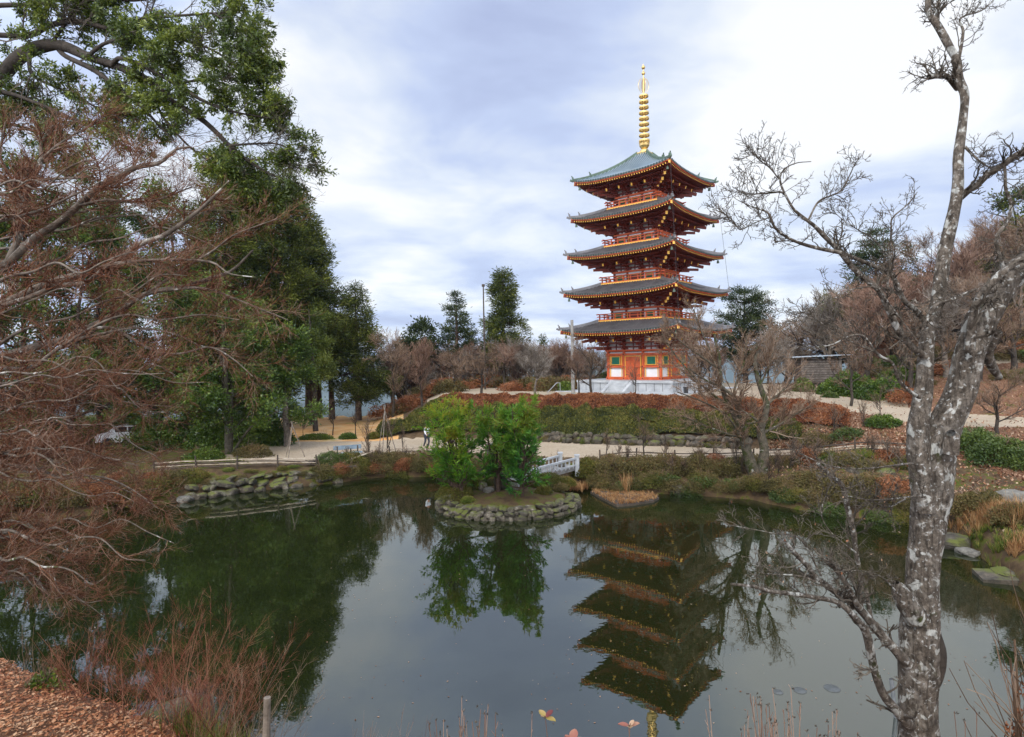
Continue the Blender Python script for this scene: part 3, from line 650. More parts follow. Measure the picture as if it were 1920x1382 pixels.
# ------------------------------------------------------------------ stones
def rockmesh(seed, n=12, sharp=.35):
    rng = np.random.default_rng(seed)
    th = np.linspace(0, PI, n)[:, None]; ph = (np.arange(n*2)*PI/n)[None]
    d = np.stack([np.sin(th)*np.cos(ph), np.sin(th)*np.sin(ph), np.cos(th)+0*ph], -1)
    r = 1/((np.abs(d)**3.2).sum(-1)**(1/3.2))
    for _ in range(14):                      # cut by random planes -> facets
        nn = norm(rng.normal(size=3)); c = rng.uniform(.78, 1.12); dt = d@nn; r = np.where(dt > .05, np.minimum(r, c/np.maximum(dt, .05)), r)
    r = r*(1+.18*(fbm(d+seed, 2.2, 3, seed)-.5)); V = (d*r[..., None]).reshape(-1, 3); m_ = 2*n
    i = np.arange(n-1)[:, None]*m_+np.arange(m_)[None]; j = np.arange(n-1)[:, None]*m_+((np.arange(m_)+1) % m_)[None]
    return V, np.stack([i, i+m_, j+m_, j], -1).reshape(-1, 4)
RK = [rockmesh(k) for k in range(8)]
_rmesh = {}
def stone(name, k, loc, sc, rz, mat, parent=None, tilt=(0, 0)):
    key = (k, mat.name)
    if key not in _rmesh:
        o = build(name, RK[k][0], RK[k][1], mat, parent, smooth=False); _rmesh[key] = o.data
    else:
        o = bpy.data.objects.new(name, _rmesh[key]); C.objects.link(o); o.parent = parent
    o.location = loc; o.scale = sc; o.rotation_euler = (tilt[0], tilt[1], rz); return o
rr = random.Random(3)
def stone_row(par, pts, w, h, mat, jit=.04, depth=.28):
    """stones laid along a polyline (list of xyz)"""
    P = np.array(pts, float); s = np.concatenate([[0], np.cumsum(np.linalg.norm(np.diff(P, axis=0), axis=1))]); t = 0
    while t < s[-1]:
        ww = w*rr.uniform(.45, 1.8); tc = min(t+ww/2, s[-1]); p = [np.interp(tc, s, P[:, k]) for k in range(3)]
        q = [np.interp(min(tc+.1, s[-1]), s, P[:, k])-np.interp(max(tc-.1, 0), s, P[:, k]) for k in range(2)]
        stone('stone', rr.randrange(8), (p[0]+rr.uniform(-jit, jit), p[1]+rr.uniform(-jit, jit), p[2]+rr.uniform(-jit, jit)), (ww*.58, depth, h*rr.uniform(.45, .72)), math.atan2(q[1], q[0]), mat, par, (rr.uniform(-.35, .35), rr.uniform(-.35, .35)))
        t += ww*.96
# ------------------------------------------------------------------ island
IC = np.array([(948-960)/F*28.3, 28.6]); IRX, IRY = 3.25, 2.55
def ring(r, z, a0=0, a1=2*PI, n=60): return [(IC[0]+IRX*r*math.cos(a), IC[1]+IRY*r*math.sin(a), z) for a in np.linspace(a0, a1, n)]
xs = np.linspace(-1, 1, 60); R_, A_ = np.meshgrid(np.linspace(0, 1, 24), np.linspace(0, 2*PI, 73)[:-1])
X = IC[0]+IRX*.97*R_*np.cos(A_); Y = IC[1]+IRY*.97*R_*np.sin(A_); Z = np.where(R_ > .9, .42-(R_-.9)*14, .42+.35*(1-R_**2)+(fbm(np.stack([X, Y, 0*X], -1), 1.2, 3, 4)-.5)*.12)
i = np.arange(72)[:, None]*24+np.arange(23)[None]; j = ((np.arange(72)+1) % 72)[:, None]*24+np.arange(23)[None]
z0 = np.zeros(X.size)
build('island_ground', np.stack([X, Y, Z], -1), np.stack([i, i+1, j+1, j], -1).reshape(-1, 4), M['ground'], smooth=True, attrs=dict(gravel=z0, field=z0, litter=z0+.42, moss=z0+.45, far=z0))['kind'] = 'structure'
iw = empty('stone_wall', (0, 0, 0), 0, 'low mossy stone wall ringing the small island in the pond', 'stone wall')
stone_row(iw, ring(1., .0), .36, .36, M['stone_moss']); stone_row(iw, ring(1.0, .2), .28, .26, M['stone_moss']); stone_row(iw, ring(.93, .40, PI*1.02, PI*1.98, 40), .3, .26, M['stone_moss'], depth=.2)
# left shore wall
lw = empty('stone_wall', (0, 0, 0), 0, 'rough mossy boulder wall along the far left shore below the bamboo rail fence', 'stone wall')
def shore(px, dz=0., back=0.):
    u = (px-960)/F; D = np.interp(u, CU_, CD[:, 0])+back; return (u*D, D, dz)
stone_row(lw, [shore(p, .06, .0) for p in range(325, 640, 15)], .55, .44, M['stone_moss'], .14, .42)
stone_row(lw, [shore(p, .42, .26) for p in range(345, 600, 15)], .6, .34, M['stone_moss'], .12, .45)
stone_row(lw, [shore(p, .64, .55) for p in range(390, 560, 15)], .55, .22, M['stone_moss'], .08, .45)
# low wall behind the path
bw = empty('stone_wall', (0, 0, 0), 0, 'low brown fieldstone wall under the olive azaleas behind the gravel path', 'stone wall')
def kn(px, q, dz=0):
    u = (px-960)/F; k = int(q); f = q-k; D = np.interp(u, CU_, CD[:, k])*(1-f)+np.interp(u, CU_, CD[:, k+1])*f; z = float(terr(u*D, D, rough=False)); return (u*D, D, z+dz)
r1 = [(*kn(p, 3.3)[:2], 1.45) for p in range(1000, 1420, 20)]; r2 = [(*kn(p, 3.7)[:2], 1.8) for p in range(1000, 1420, 20)]
stone_row(bw, r1, .55, .5, M['stone_tan'], .05, .3); stone_row(bw, r2, .5, .42, M['stone_tan'], .05, .3)
# boulders on the shores
def boulder(px, D, z, sx, sy, sz, k, lab, mat='stone_moss'):
    p = at(px, 700, D); o = stone('boulder', k, (p[0], D, z), (sx, sy, sz), rr.uniform(0, 6), M[mat]); tag(o, lab, 'boulder')
boulder(1906, 22.0, 1.25, .75, .6, .6, 1, 'large rounded grey boulder with moss at the right edge of the bank', 'stone')
boulder(1848, 24.0, 1.05, .7, .5, .42, 2, 'brown boulder left of the big rounded one on the right bank')
boulder(1712, 25.9, 1.15, .32, .35, .55, 3, 'upright dark boulder just left of the forked lichen covered trunk')
boulder(1786, 21.4, .12, .62, .5, .36, 4, 'pale flat boulder at the waterline right of the lichen covered trunk')
boulder(1812, 20.6, .02, .4, .3, .16, 5, 'small dark rock awash right of the pale waterline boulder', 'stone')
boulder(1880, 18.4, .1, .5, .3, .2, 6, 'small grey rock behind the stone slab at the right shore')
boulder(1208, 31.6, .55, .42, .3, .2, 0, 'tan flat rock in the bank right of the dry grass islet', 'stone_tan')
boulder(1222, 31.2, .22, .3, .3, .22, 7, 'tan rounded rock under the flat one in the bank', 'stone_tan')
boulder(1268, 30.4, .2, .5, .4, .3, 2, 'mossy rock at the waterline below the brown bank shrubs')
boulder(1360, 30.0, .2, .45, .4, .3, 3, 'dark mossy rock at the waterline left of the mossy cherry trunk')
boulder(1605, 28.2, 1.3, .55, .4, .3, 5, 'mossy flat rock below the rail fence on the right bank')
boulder(1660, 27.4, 1.45, .6, .4, .3, 6, 'mossy rock beside the fence end left of the lichen covered trunk')
boulder(1480, 28.6, .8, .5, .4, .28, 7, 'mossy rock among leaf litter right of the mossy cherry trunk')
boulder(310, 11.3, .15, .75, .5, .36, 1, 'brown rock in the water under the red twigs at the lower left', 'stone_tan')
boulder(340, 30.6, .1, .4, .35, .22, 4, 'flat rock at the left end of the shore wall', 'stone')
boulder(902, 28.9, .85, .28, .2, .3, 0, 'upright grey rock left of the dark hollow on the island')
boulder(912, 28.4, .72, .3, .25, .2, 5, 'pale rock lying in front of the dark hollow on the island', 'stone')
boulder(936, 28.9, 1.05, .34, .3, .5, 3, 'dark brown rock standing at the island hollow', 'stone_tan')
boulder(913, 29.3, 1.5, .55, .35, .22, 6, 'dark slab of rock roofing the island hollow', 'stone_tan')
boulder(960, 28.7, .85, .25, .2, .25, 2, 'small pale rock right of the island hollow', 'stone')
boulder(1049, 32.6, 1.15, .4, .25, .15, 4, 'low brown rock between the two bridge posts', 'stone_tan')
boulder(919, 36.8, 1.55, .38, .3, .36, 1, 'dark grey rock on the path behind the island trees', 'stone')
# stone slab at the right
b = MB(); p = at(1878, 1085, 18.2); b.box(-.62, .62, -.45, .45, -.25, .0)
o = b.make('stone_slab', M['stone_tan'], None, loc=(p[0], p[1], .16)); o.rotation_euler = (.05, -.07, -.35); tag(o, 'flat dark stone slab standing at the water by the right shore', 'stone slab')
# ------------------------------------------------------------------ bridge
P0 = np.array([3.03, 32.8]); P1 = np.array([-.15, 29.9]); d = (P1-P0)/np.linalg.norm(P1-P0); nrm = np.array([-d[1], d[0]]); L = np.linalg.norm(P1-P0)
br = empty('footbridge', (P0[0], P0[1], 0), 0, 'short footbridge with pale grey railings from the path to the island', 'footbridge')
def bp_(t, side, z): q = d*t*L+nrm*side; return (q[0], q[1], z)
b = MB(); n = 16
for i in range(n):
    t0, t1 = i/n, (i+.93)/n; b.bar(bp_(t0, 0, 1.14-.2*t0), bp_(t1, 0, 1.14-.2*t1), 1.25, .06)
b.bar(bp_(0, .5, 1.03), bp_(1, .5, .83), .14, .18); b.bar(bp_(0, -.5, 1.03), bp_(1, -.5, .83), .14, .18); b.make('deck', M['concrete'], br)
for sd in (.62, -.62):
    b = MB()
    b.bar(bp_(0, sd, 1.6), bp_(1, sd, 1.40), .13, .10); b.bar(bp_(0, sd, 1.24), bp_(1, sd, 1.04), .08, .07)
    for t in np.linspace(.0, 1, 15)[1:-1]: b.bar(bp_(t, sd, 1.1-.2*t), bp_(t, sd, 1.56-.2*t), .07, .07, up=(1, 0, 0))
    b.make('railing', M['granite'], br)
    for t in (0, 1):
        b = MB(); x, y, z = bp_(t, sd, 0); b.box(x-.11, x+.11, y-.11, y+.11, .6, 1.72-.2*t); b.box(x-.14, x+.14, y-.14, y+.14, 1.72-.2*t, 1.80-.2*t); b.make('post', M['granite'], br)
# ------------------------------------------------------------------ fences
def fence(pts, lab, rails=3, hh=.42, post=1.8, mat='wood_dark', r=.034):
    P = [(x, y, gnd(x, y)) for x, y in pts]; P = np.array(P); s = np.concatenate([[0], np.cumsum(np.linalg.norm(np.diff(P, axis=0), axis=1))])
    f = lambda t: np.array([np.interp(t, s, P[:, k]) for k in range(3)])
    e = empty('rail_fence', tuple(P[0]), 0, lab, 'fence', 'low pole rail fences by the pond'); o = P[0]
    n = max(2, int(s[-1]/post)+1); T = np.linspace(0, s[-1], n)
    for t in T:
        q = f(t)-o; hz = hh+.2+rr.uniform(0, .15); b = MB(); b.tube([q+(0, -.07, -.3), q+(0, -.07, hz*.5), q+(rr.uniform(-.02, .02), -.07, hz)], [.05, .045, .042], 7); b.make('post', M['wood_dark'], e)
    for k in range(rails):
        b = MB(); tt = 0
        while tt < s[-1]-.2:
            te = min(tt+rr.uniform(2.4, 4.2), s[-1]); m_ = 5; pp = np.array([f(v)-o+(0, -.02+.03*(k % 2), hh*(.35+.65*k/(rails-1))+rr.uniform(-.02, .02)) for v in np.linspace(tt, te, m_)])
            b.tube(pp, np.linspace(r*1.15, r*.8, m_), 6); tt = te-.12
        b.make('rail', M['wood_pale' if k % 2 else mat], e)
    return e
def gp(px, D): return ((px-960)/F*D, D)
fence([gp(285, 33.0), gp(360, 33.4), gp(430, 33.9), gp(500, 34.5), gp(590, 35.3)], 'long low bamboo rail fence on the left shore above the boulder wall', 4, .5)
fence([gp(655, 37.2), gp(700, 37.8), gp(760, 38.2), gp(798, 38.2)], 'short rail fence behind the bench and bare saplings left of the island', 2, .35)
fence([gp(1122, 33.4), gp(1180, 33.5), gp(1262, 33.0), gp(1340, 32.7), gp(1410, 32.3)], 'rail fence along the path from the footbridge to the mossy cherry', 3, .42)
fence([gp(1425, 32.1), gp(1500, 31.5), gp(1560, 30.9), gp(1620, 30.1), gp(1698, 28.9)], 'rail fence on the right bank ending at the lichen covered trunk', 3, .5)
b = MB(); p, q = np.array(at(640, 868, 35.6)), np.array(at(702, 846, 37.0)); b.tube([p, (p+q)/2+(0, 0, .02), q], [.05, .05, .04], 8)
tag(b.make('peeled_log', M['wood_pale']), 'pale peeled log lying slanted in front of the blue grey bench', 'log')
b = MB(); p, q = np.array(at(578, 872, 35.2)), np.array(at(613, 860, 36.4)); p[2] = gnd(p[0], p[1])+.2; q[2] = gnd(q[0], q[1])+.35; b.bar(p, q, .35, .06)
tag(b.make('fallen_board', M['wood_dark']), 'dark weathered board lying on the ground left of the bench', 'board')
# ------------------------------------------------------------------ bench
def bench():
    x, y, _ = at(653, 855, 36.9); z = gnd(x, y); e = empty('park_bench', (x, y, z), .42, 'blue grey wooden bench with broad backrest by the pond', 'bench')
    b = MB(); b.box(-.85, .85, -.25, -.05, .40, .45); b.box(-.85, .85, -.02, .18, .40, .45); b.make('seat', M['bench_blue'], e)
    b = MB(); b.box(-.85, .85, .24, .29, .60, .86); b.make('backrest', M['bench_blue'], e)
    for sx in (-.62, .62):
        b = MB(); b.box(sx-.06, sx+.06, -.22, .22, -.1, .40); b.bar((sx, .2, .35), (sx, .27, .82), .08, .06); b.make('leg', M['wood_dark'], e)
bench()
x, y, _ = at(612, 868, 36.0)
x, y, _ = at(645, 868, 35.4); z = gnd(x, y); e = empty('plank_seat', (x, y, z), .3, 'low dark plank seat in front of the blue grey bench', 'bench')
b = MB(); b.box(-.7, .7, -.2, .2, .34, .40); b.make('seat', M['wood_dark'], e)
for sx in (-.5, .5): b = MB(); b.box(sx-.05, sx+.05, -.15, .15, -.1, .34); b.make('leg', M['wood_dark'], e)
# ------------------------------------------------------------------ poles
p = at(908, 640, 62); b = MB(); zt = at(908, 533, 62)[2]; b.tube([(p[0], 62, 3.5), (p[0], 62, zt-.2)], [.11, .06], 10); b.tube([(p[0], 62, zt-.25), (p[0], 62, zt)], [.16, .16], 10)
tag(b.make('flag_pole', M['wood_dark']), 'tall thin dark pole standing before the tall cedar', 'pole')
p = at(1073, 640, 50); zt = at(1073, 600, 50)[2]; b = MB(); b.tube([(p[0], 50, 3.6), (p[0], 50, zt)], [.16, .12], 12)
tag(b.make('utility_pole', M['concrete']), 'grey concrete pole at the left corner of the pagoda plaza', 'pole')
p = at(1050, 727, 54); x0, y0 = p[0], 54; b = MB(); z = 4.0; b.tube([(x0-1.7, y0+.2, z-.6), (x0-.3, y0, z+.85), (x0, y0, z+.85), (x0+.02, y0, z)], .035, 8); b.tube([(x0-1.5, y0+.2, z-.9), (x0-1.5, y0+.2, z-.4)], .03, 8)
tag(b.make('handrail', M['steel']), 'slanting steel handrail of a stairway left of the pagoda', 'handrail')
p = at(1286, 738, 48.5); b = MB(); b.box(-.15, .15, -.15, .15, 0, .5); b.box(-.18, .18, -.18, .18, .5, .56); tag(b.make('post_box', M['black'], None, loc=(p[0], 48.5, 4.0)), 'small black box standing before the pagoda platform', 'box')
# ------------------------------------------------------------------ hut
x, y, _ = at(1533, 700, 51); z = gnd(x, y); hut = empty('wooden_hut', (x, y, z), -.25, 'small weathered plank storehouse on stilts right of the pagoda', 'hut')
b = MB(); w_, d_, h0, h1 = 1.45, 1.2, .85, 2.75; b.box(-w_, w_, -d_, d_, h0, h1, mi=1)  # inner box dark: shade of the plank gaps put into its colour
for zz in np.arange(h0+.02, h1-.1, .2): b.box(-w_-.05, w_+.05, -d_-.05, d_+.05, zz, zz+.145)
for sx in (-w_, w_):
    for sy in (-d_, d_): b.box(sx-.09, sx+.09, sy-.09, sy+.09, h0-.1, h1+.05)
b.make('wall', [M['wood_hut'], M['wood_dark']], hut)
b = MB(); b.bar((-2.3, 0, h1+.18), (2.3, 0, h1+.32), 3.6, .07); b.make('roof', M['metal_roof'], hut)
b = MB()
for i in range(5): b.bar((-2.1+i*1.05, -1.6, h1+.06), (-2.1+i*1.05, 1.6, h1+.14), .08, .1)
b.make('rafters', M['wood_dark'], hut)
b = MB(); b.box(-w_-.15, w_+.15, -d_-.15, d_+.15, h0-.12, h0-.0); b.box(-w_-.3, w_+.3, -d_-.3, d_+.3, -.05, .08); b.make('floor_frame', M['wood_dark'], hut)
for sx in (-1.3, -.45, .45, 1.3):
    for sy in (-1.05, 1.05): b = MB(); b.box(sx-.09, sx+.09, sy-.09, sy+.09, 0, h0-.1); b.make('stilt', M['wood_dark'], hut)
# ------------------------------------------------------------------ car (glimpsed behind the left branches)
x, y, _ = at(250, 815, 42.5); z = gnd(x, y); car = empty('parked_car', (x, y, z), .15, 'white car parked behind the red twigs at the left', 'car')
prof = [(-2.1, .35), (-2.12, .75), (-1.9, .95), (-1.35, 1.02), (-.85, 1.45), (.9, 1.5), (1.5, 1.05), (2.0, .9), (2.12, .6), (2.05, .32)]
b = MB(); n = len(prof); V = [(a, -.82, c) for a, c in prof]+[(a, .82, c) for a, c in prof]; b.add(V, [[i, (i+1) % n, n+(i+1) % n, n+i] for i in range(n)])
for k in (0, n):
    b.add([V[k+i] for i in range(n)]+[(0, V[k][1], .6)], T=[[i, (i+1) % n, n] for i in range(n)])
b.make('body', M['car_white'], car)
for sy in (-.83, .83):
    for (a0, a1) in ((-.8, -.05), (.05, .85)): b = MB(); b.box(a0, a1, sy-.01, sy+.01, 1.05, 1.4); b.make('side_window', M['glass'], car)
b = MB(); b.bar((-1.30, 0, 1.08), (-.88, 0, 1.45), 1.4, .03); b.make('windscreen', M['glass'], car)
for sx in (-1.3, 1.3):
    for sy in (-.8, .8):
        b = MB(); a = np.arange(16)*PI/8; V = [(sx+.33*math.cos(t), sy-.1, .33+.33*math.sin(t)) for t in a]+[(sx+.33*math.cos(t), sy+.1, .33+.33*math.sin(t)) for t in a]+[(sx, sy-.11, .33), (sx, sy+.11, .33)]
        b.add(V, [[i, (i+1) % 16, 16+(i+1) % 16, 16+i] for i in range(16)], [[i, (i+1) % 16, 32] for i in range(16)]+[[16+i, 16+(i+1) % 16, 33] for i in range(16)]); b.make('wheel', M['rubber'], car)
for sy in (-.55, .55): b = MB(); b.box(-2.13, -2.08, sy-.15, sy+.15, .62, .76); b.make('headlight', M['glass'], car)
# ------------------------------------------------------------------ person behind the island trees
x, y, _ = at(800, 800, 39.5); z = gnd(x, y); pe = empty('person', (x, y, z), .9, 'person in a white shirt walking on the path, half hidden by the island trees', 'person')
J = {'p': (0, 0, .86), 'w': (0, 0, 1.02), 'c': (0, .01, 1.24), 's': (0, 0, 1.36), 'n': (0, -.01, 1.43), 'h': (0, -.03, 1.52), 't': (0, -.03, 1.60),
     'hl': (.09, 0, .84), 'kl': (.10, -.10, .47), 'al': (.10, .02, .08), 'fl': (.10, -.13, .03), 'hr': (-.09, 0, .84), 'kr': (-.10, .06, .46), 'ar': (-.10, .24, .12), 'fr': (-.10, .14, .04),
     'sl': (.17, 0, 1.33), 'el': (.21, .08, 1.08), 'wl': (.20, -.04, .88), 'gl': (.20, -.08, .80), 'sr': (-.17, 0, 1.33), 'er': (-.21, -.04, 1.08), 'wr': (-.20, -.18, .93), 'gr': (-.20, -.23, .86)}
R = {'p': .13, 'w': .115, 'c': .135, 's': .10, 'n': .052, 'h': .088, 't': .07, 'hl': .085, 'kl': .058, 'al': .04, 'fl': .035, 'hr': .085, 'kr': .058, 'ar': .04, 'fr': .035, 'sl': .06, 'el': .042, 'wl': .028, 'gl': .034, 'sr': .06, 'er': .042, 'wr': .028, 'gr': .034}
Eg = [('p', 'w'), ('w', 'c'), ('c', 's'), ('s', 'n'), ('n', 'h'), ('h', 't'), ('p', 'hl'), ('hl', 'kl'), ('kl', 'al'), ('al', 'fl'), ('p', 'hr'), ('hr', 'kr'), ('kr', 'ar'), ('ar', 'fr'), ('s', 'sl'), ('sl', 'el'), ('el', 'wl'), ('wl', 'gl'), ('s', 'sr'), ('sr', 'er'), ('er', 'wr'), ('wr', 'gr')]
def skinned(name, js, mat, sc=1., parent=None):
    ks = [k for k in J if k in js]; me = bpy.data.meshes.new(name); me.from_pydata([J[k] for k in ks], [(ks.index(a), ks.index(c)) for a, c in Eg if a in ks and c in ks], [])
    o = bpy.data.objects.new(name, me); C.objects.link(o); o.parent = parent; o.modifiers.new('s', 'SKIN'); me.skin_vertices or None
    if not me.skin_vertices: me.attributes
    for v, k in zip(me.skin_vertices[0].data, ks): v.radius = (R[k]*sc, R[k]*sc); v.use_root = (k == ks[0])
    s_ = o.modifiers.new('u', 'SUBSURF'); s_.levels = s_.render_levels = 2
    me.materials.append(mat); return o
try:
    skinned('body', set(J), M['skin'], 1., pe); skinned('shirt', {'w', 'c', 's', 'sl', 'el', 'sr', 'er', 'wl', 'wr'}, M['cloth_white'], 1.16, pe); skinned('trousers', {'p', 'hl', 'kl', 'al', 'hr', 'kr', 'ar'}, M['cloth_dark'], 1.15, pe)
except Exception as ex: print('skin', ex)
b = MB(); b.lathe([(.0, 1.66), (.06, 1.65), (.1, 1.6), (.105, 1.53), (.09, 1.5)], 12, 0, -.01); b.make('hair', M['hair'], pe, smooth=True)
# pond things
for i, (px_, py_) in enumerate(((1459, 1297), (1500, 1294), (1560, 1290))):
    p = gz(px_, py_, .012); b = MB(); r_ = .1+.03*i; b.lathe([(0, .012), (r_*.25, .014), (r_*.9, .010), (r_, .0), (r_*.96, -.02)], 14)
    tag(b.make('lily_pad', M['lily'], None, smooth=True, loc=(p[0], p[1], .004)), ['leftmost and faintest of three pale discs floating left of the lichen covered trunk', 'middle of three pale discs floating left of the lichen covered trunk', 'right and largest of three pale discs floating left of the lichen covered trunk'][i], 'lily pad', 'pale discs floating on the pond')
p = gz(1688, 1345, 0); b = MB(); b.tube([(0, 0, -.3), (-.12, .0, .75)], .035, 8); tag(b.make('steel_pipe', M['steel'], None, loc=(p[0]-.05, p[1], 0)), 'thin grey pipe leaning out of the water beside the lichen covered trunk', 'pipe')
# ------------------------------------------------------------------ vegetation
def cat(*L):
    P, R = zip(*L); return list(zip(P, R))
def tubeset(sets):
    """sets: list of (P (N,n,3), R (N,n), sides)"""
    return merge([tubes(P, R, k) for P, R, k in sets])
def rndper(rng, n, k): return np.repeat(rng.random(n), k)
def tubes_rnd(rng, sets):
    V, Q = tubeset(sets); r = np.concatenate([np.repeat(rng.random(P.shape[0]), P.shape[1]*k) for P, R, k in sets]); return V, Q, r
def base_poly(rng, H, n=7, wob=.04, lean=(0, 0)):
    z = np.linspace(0, H, n); w_ = np.cumsum(rng.normal(size=(n, 2))*wob*H/n, 0); w_ -= w_[0]
    return np.stack([w_[:, 0]+lean[0]*z, w_[:, 1]+lean[1]*z, z], 1)[None]
TREES = {}
def bare_tree(key, seed, H, r0=.14, n=(8, 7, 7, 5), lens=(.50, .25, .13, .065), ang=(.95, .7, .65, .6), up=.10, fork=.16, twig='twig_rose', bark='bark_dark', wig=.16, rmin=.009, mult=1):
    rng = np.random.default_rng(seed)
    P0 = base_poly(rng, H*.62, 8, .10); R0 = (r0*np.linspace(1.15, .3, 8))[None]; P0[0, 0, 2] = -.3
    P1, R1 = grow(rng, P0, R0, n[0]*mult, H*lens[0], ang[0], 7, wig, up*1.6, .6, fork, 1., .3, rmin)
    P2, R2 = grow(rng, np.concatenate([P1]), R1, n[1], H*lens[1], ang[1], 5, wig, up, .6, .15, 1., .4, rmin)
    P3, R3 = grow(rng, P2, R2, n[2], H*lens[2], ang[2], 4, wig, up, .7, .1, 1., .5, rmin)
    P4, R4 = grow(rng, P3, R3, n[3], H*lens[3], ang[3], 3, wig, up, .8, .1, 1., .6, rmin)
    V, Q, r = tubes_rnd(rng, [(P0, R0, 9), (P1, R1, 6), (P2, R2, 4)])
    V2, Q2, r2 = tubes_rnd(rng, [(P3, R3, 3), (P4, R4, 3)])
    return (V, Q, r, M[bark]), (V2, Q2, r2, M[twig])
def clumpleaves(rng, cen, rad, per, size, asp=.35, flat=.6, d=None, up=.0, spread=1.):
    N = len(cen); idx = np.repeat(np.arange(N), per); o = rng.normal(size=(N*per, 3))*.5; o[:, 2] *= flat
    rad_ = rad[idx][:, None] if hasattr(rad, '__len__') else rad
    c = cen[idx]+o*rad_; dd = norm(o)*.7
    if d is not None: dd = dd+d[idx]*.7
    V, Q = leafq(rng, c, size, asp, dd, .5*spread, up)
    base = rng.random(N)[idx]; rn = np.clip(.55*base+.45*rng.random(len(idx))+.12*np.clip(o[:, 2], -1, 1), 0, 1)
    return V, Q, np.repeat(rn, 4)
def conifer(key, seed, H, Rmax, crown0=.12, prof=None, per=26, size=.34, leaf='cedar_leaf', dens=9., droop=-.12, r0=.28, rad=.55, asp=.22, layer=0, outer=.3, flat=.7):
    rng = np.random.default_rng(seed); prof = prof or (lambda t: (1-t)**.75*min(1, .35+t*4))
    P0 = base_poly(rng, H, 9, .02); P0[0, 0, 2] = -.4; R0 = (r0*np.linspace(1.2, .1, 9))[None]
    n = int(H*dens); t = rng.random(n)**.9
    if layer: t = (np.floor(t*layer)+rng.uniform(.3, .62, n))/layer; t = np.clip(t, 0, 1)
    z = H*(crown0+(1-crown0)*t); a = rng.uniform(0, 2*PI, n)
    L = np.array([prof(x) for x in t])*Rmax*rng.uniform(.55, 1.12, n)
    L = np.maximum(L, .25); m_ = 5; s = np.linspace(0, 1, m_)
    bx = np.interp(z, P0[0, :, 2], P0[0, :, 0]); by = np.interp(z, P0[0, :, 2], P0[0, :, 1])
    P = np.stack([bx[:, None]+np.cos(a)[:, None]*L[:, None]*s, by[:, None]+np.sin(a)[:, None]*L[:, None]*s, z[:, None]+L[:, None]*(droop*s*2+.22*s*s)], -1)
    P[:, 1:] += rng.normal(size=P[:, 1:].shape)*.06*L[:, None, None]
    R = np.maximum(.012, .022*L)[:, None]*np.linspace(1, .3, m_)
    V, Q, r = tubes_rnd(rng, [(P0, R0, 9), (P, R, 3)])
    k = np.maximum(1, (L/rad*1.7)).astype(int); idx = np.repeat(np.arange(n), k); f = outer+(1-outer)*rng.random(len(idx))**.7
    i0 = np.minimum((f*(m_-1)).astype(int), m_-2); ff = (f*(m_-1)-i0)[:, None]; cen = P[idx, i0]*(1-ff)+P[idx, i0+1]*ff+rng.normal(size=(len(idx), 3))*rad*.22
    dirs = norm(P[idx, i0+1]-P[idx, i0])
    V2, Q2, r2 = clumpleaves(rng, cen, rad, per, size, asp, flat, dirs, .1)
    return (V, Q, r, M['bark_cedar']), (V2, Q2, r2, M[leaf])
def broadtree(key, seed, H, Rx, per=22, size=.17, leaf='camellia_leaf', n=(14, 9, 6), crown0=.15, r0=.22, asp=.45, zs=.5, bark='bark_dark', rad=.4, multi=1):
    rng = np.random.default_rng(seed)
    P0 = np.concatenate([base_poly(rng, H*.85, 8, .10, (rng.normal()*.12*(multi > 1), rng.normal()*.12*(multi > 1))) for _ in range(multi)]); P0[:, 0, 2] = -.4; R0 = np.repeat((r0*np.linspace(1.1, .2, 8))[None], multi, 0)
    P1, R1 = grow(rng, P0, R0, n[0], Rx*.95, 1.15, 6, .16, .06, .5, crown0, 1., .3, .012)
    P2, R2 = grow(rng, P1, R1, n[1], Rx*.42, .8, 4, .2, .05, .6, .25, 1., .4, .01)
    V, Q, r = tubes_rnd(rng, [(P0, R0, 9), (P1, R1, 5), (P2, R2, 3)])
    c, T, _ = ptson(rng, P2, n[2]*len(P2), .2, 1., .12)
    V2, Q2, r2 = clumpleaves(rng, c, rad, per, size, asp, .7, T, .05)
    return (V, Q, r, M[bark]), (V2, Q2, r2, M[leaf])
def place_tree(name, cat_, geo, loc, label, rz=0, sc=1., group=None, crown='crown'):
    """geo: key of a prototype (meshes shared) or fresh geometry"""
    e = empty(name, loc, rz, label, cat_, group); e.scale = (sc, sc, sc) if not hasattr(sc, '__len__') else sc
    if isinstance(geo, str):
        if geo not in TREES: g_ = PROTO[geo](); TREES[geo] = [None, None, g_]
        t = TREES[geo]
        for i, nm in enumerate(('trunk', crown)):
            if t[i] is None:
                V, Q, r, m_ = t[2][i]; o = build(nm, V, Q, m_, e, smooth=(i == 0), rnd=r); t[i] = o.data
            else: o = bpy.data.objects.new(nm, t[i]); C.objects.link(o); o.parent = e
    else:
        for i, nm in enumerate(('trunk', crown)):
            V, Q, r, m_ = geo[i]; build(nm, V, Q, m_, e, smooth=(i == 0), rnd=r)
    return e
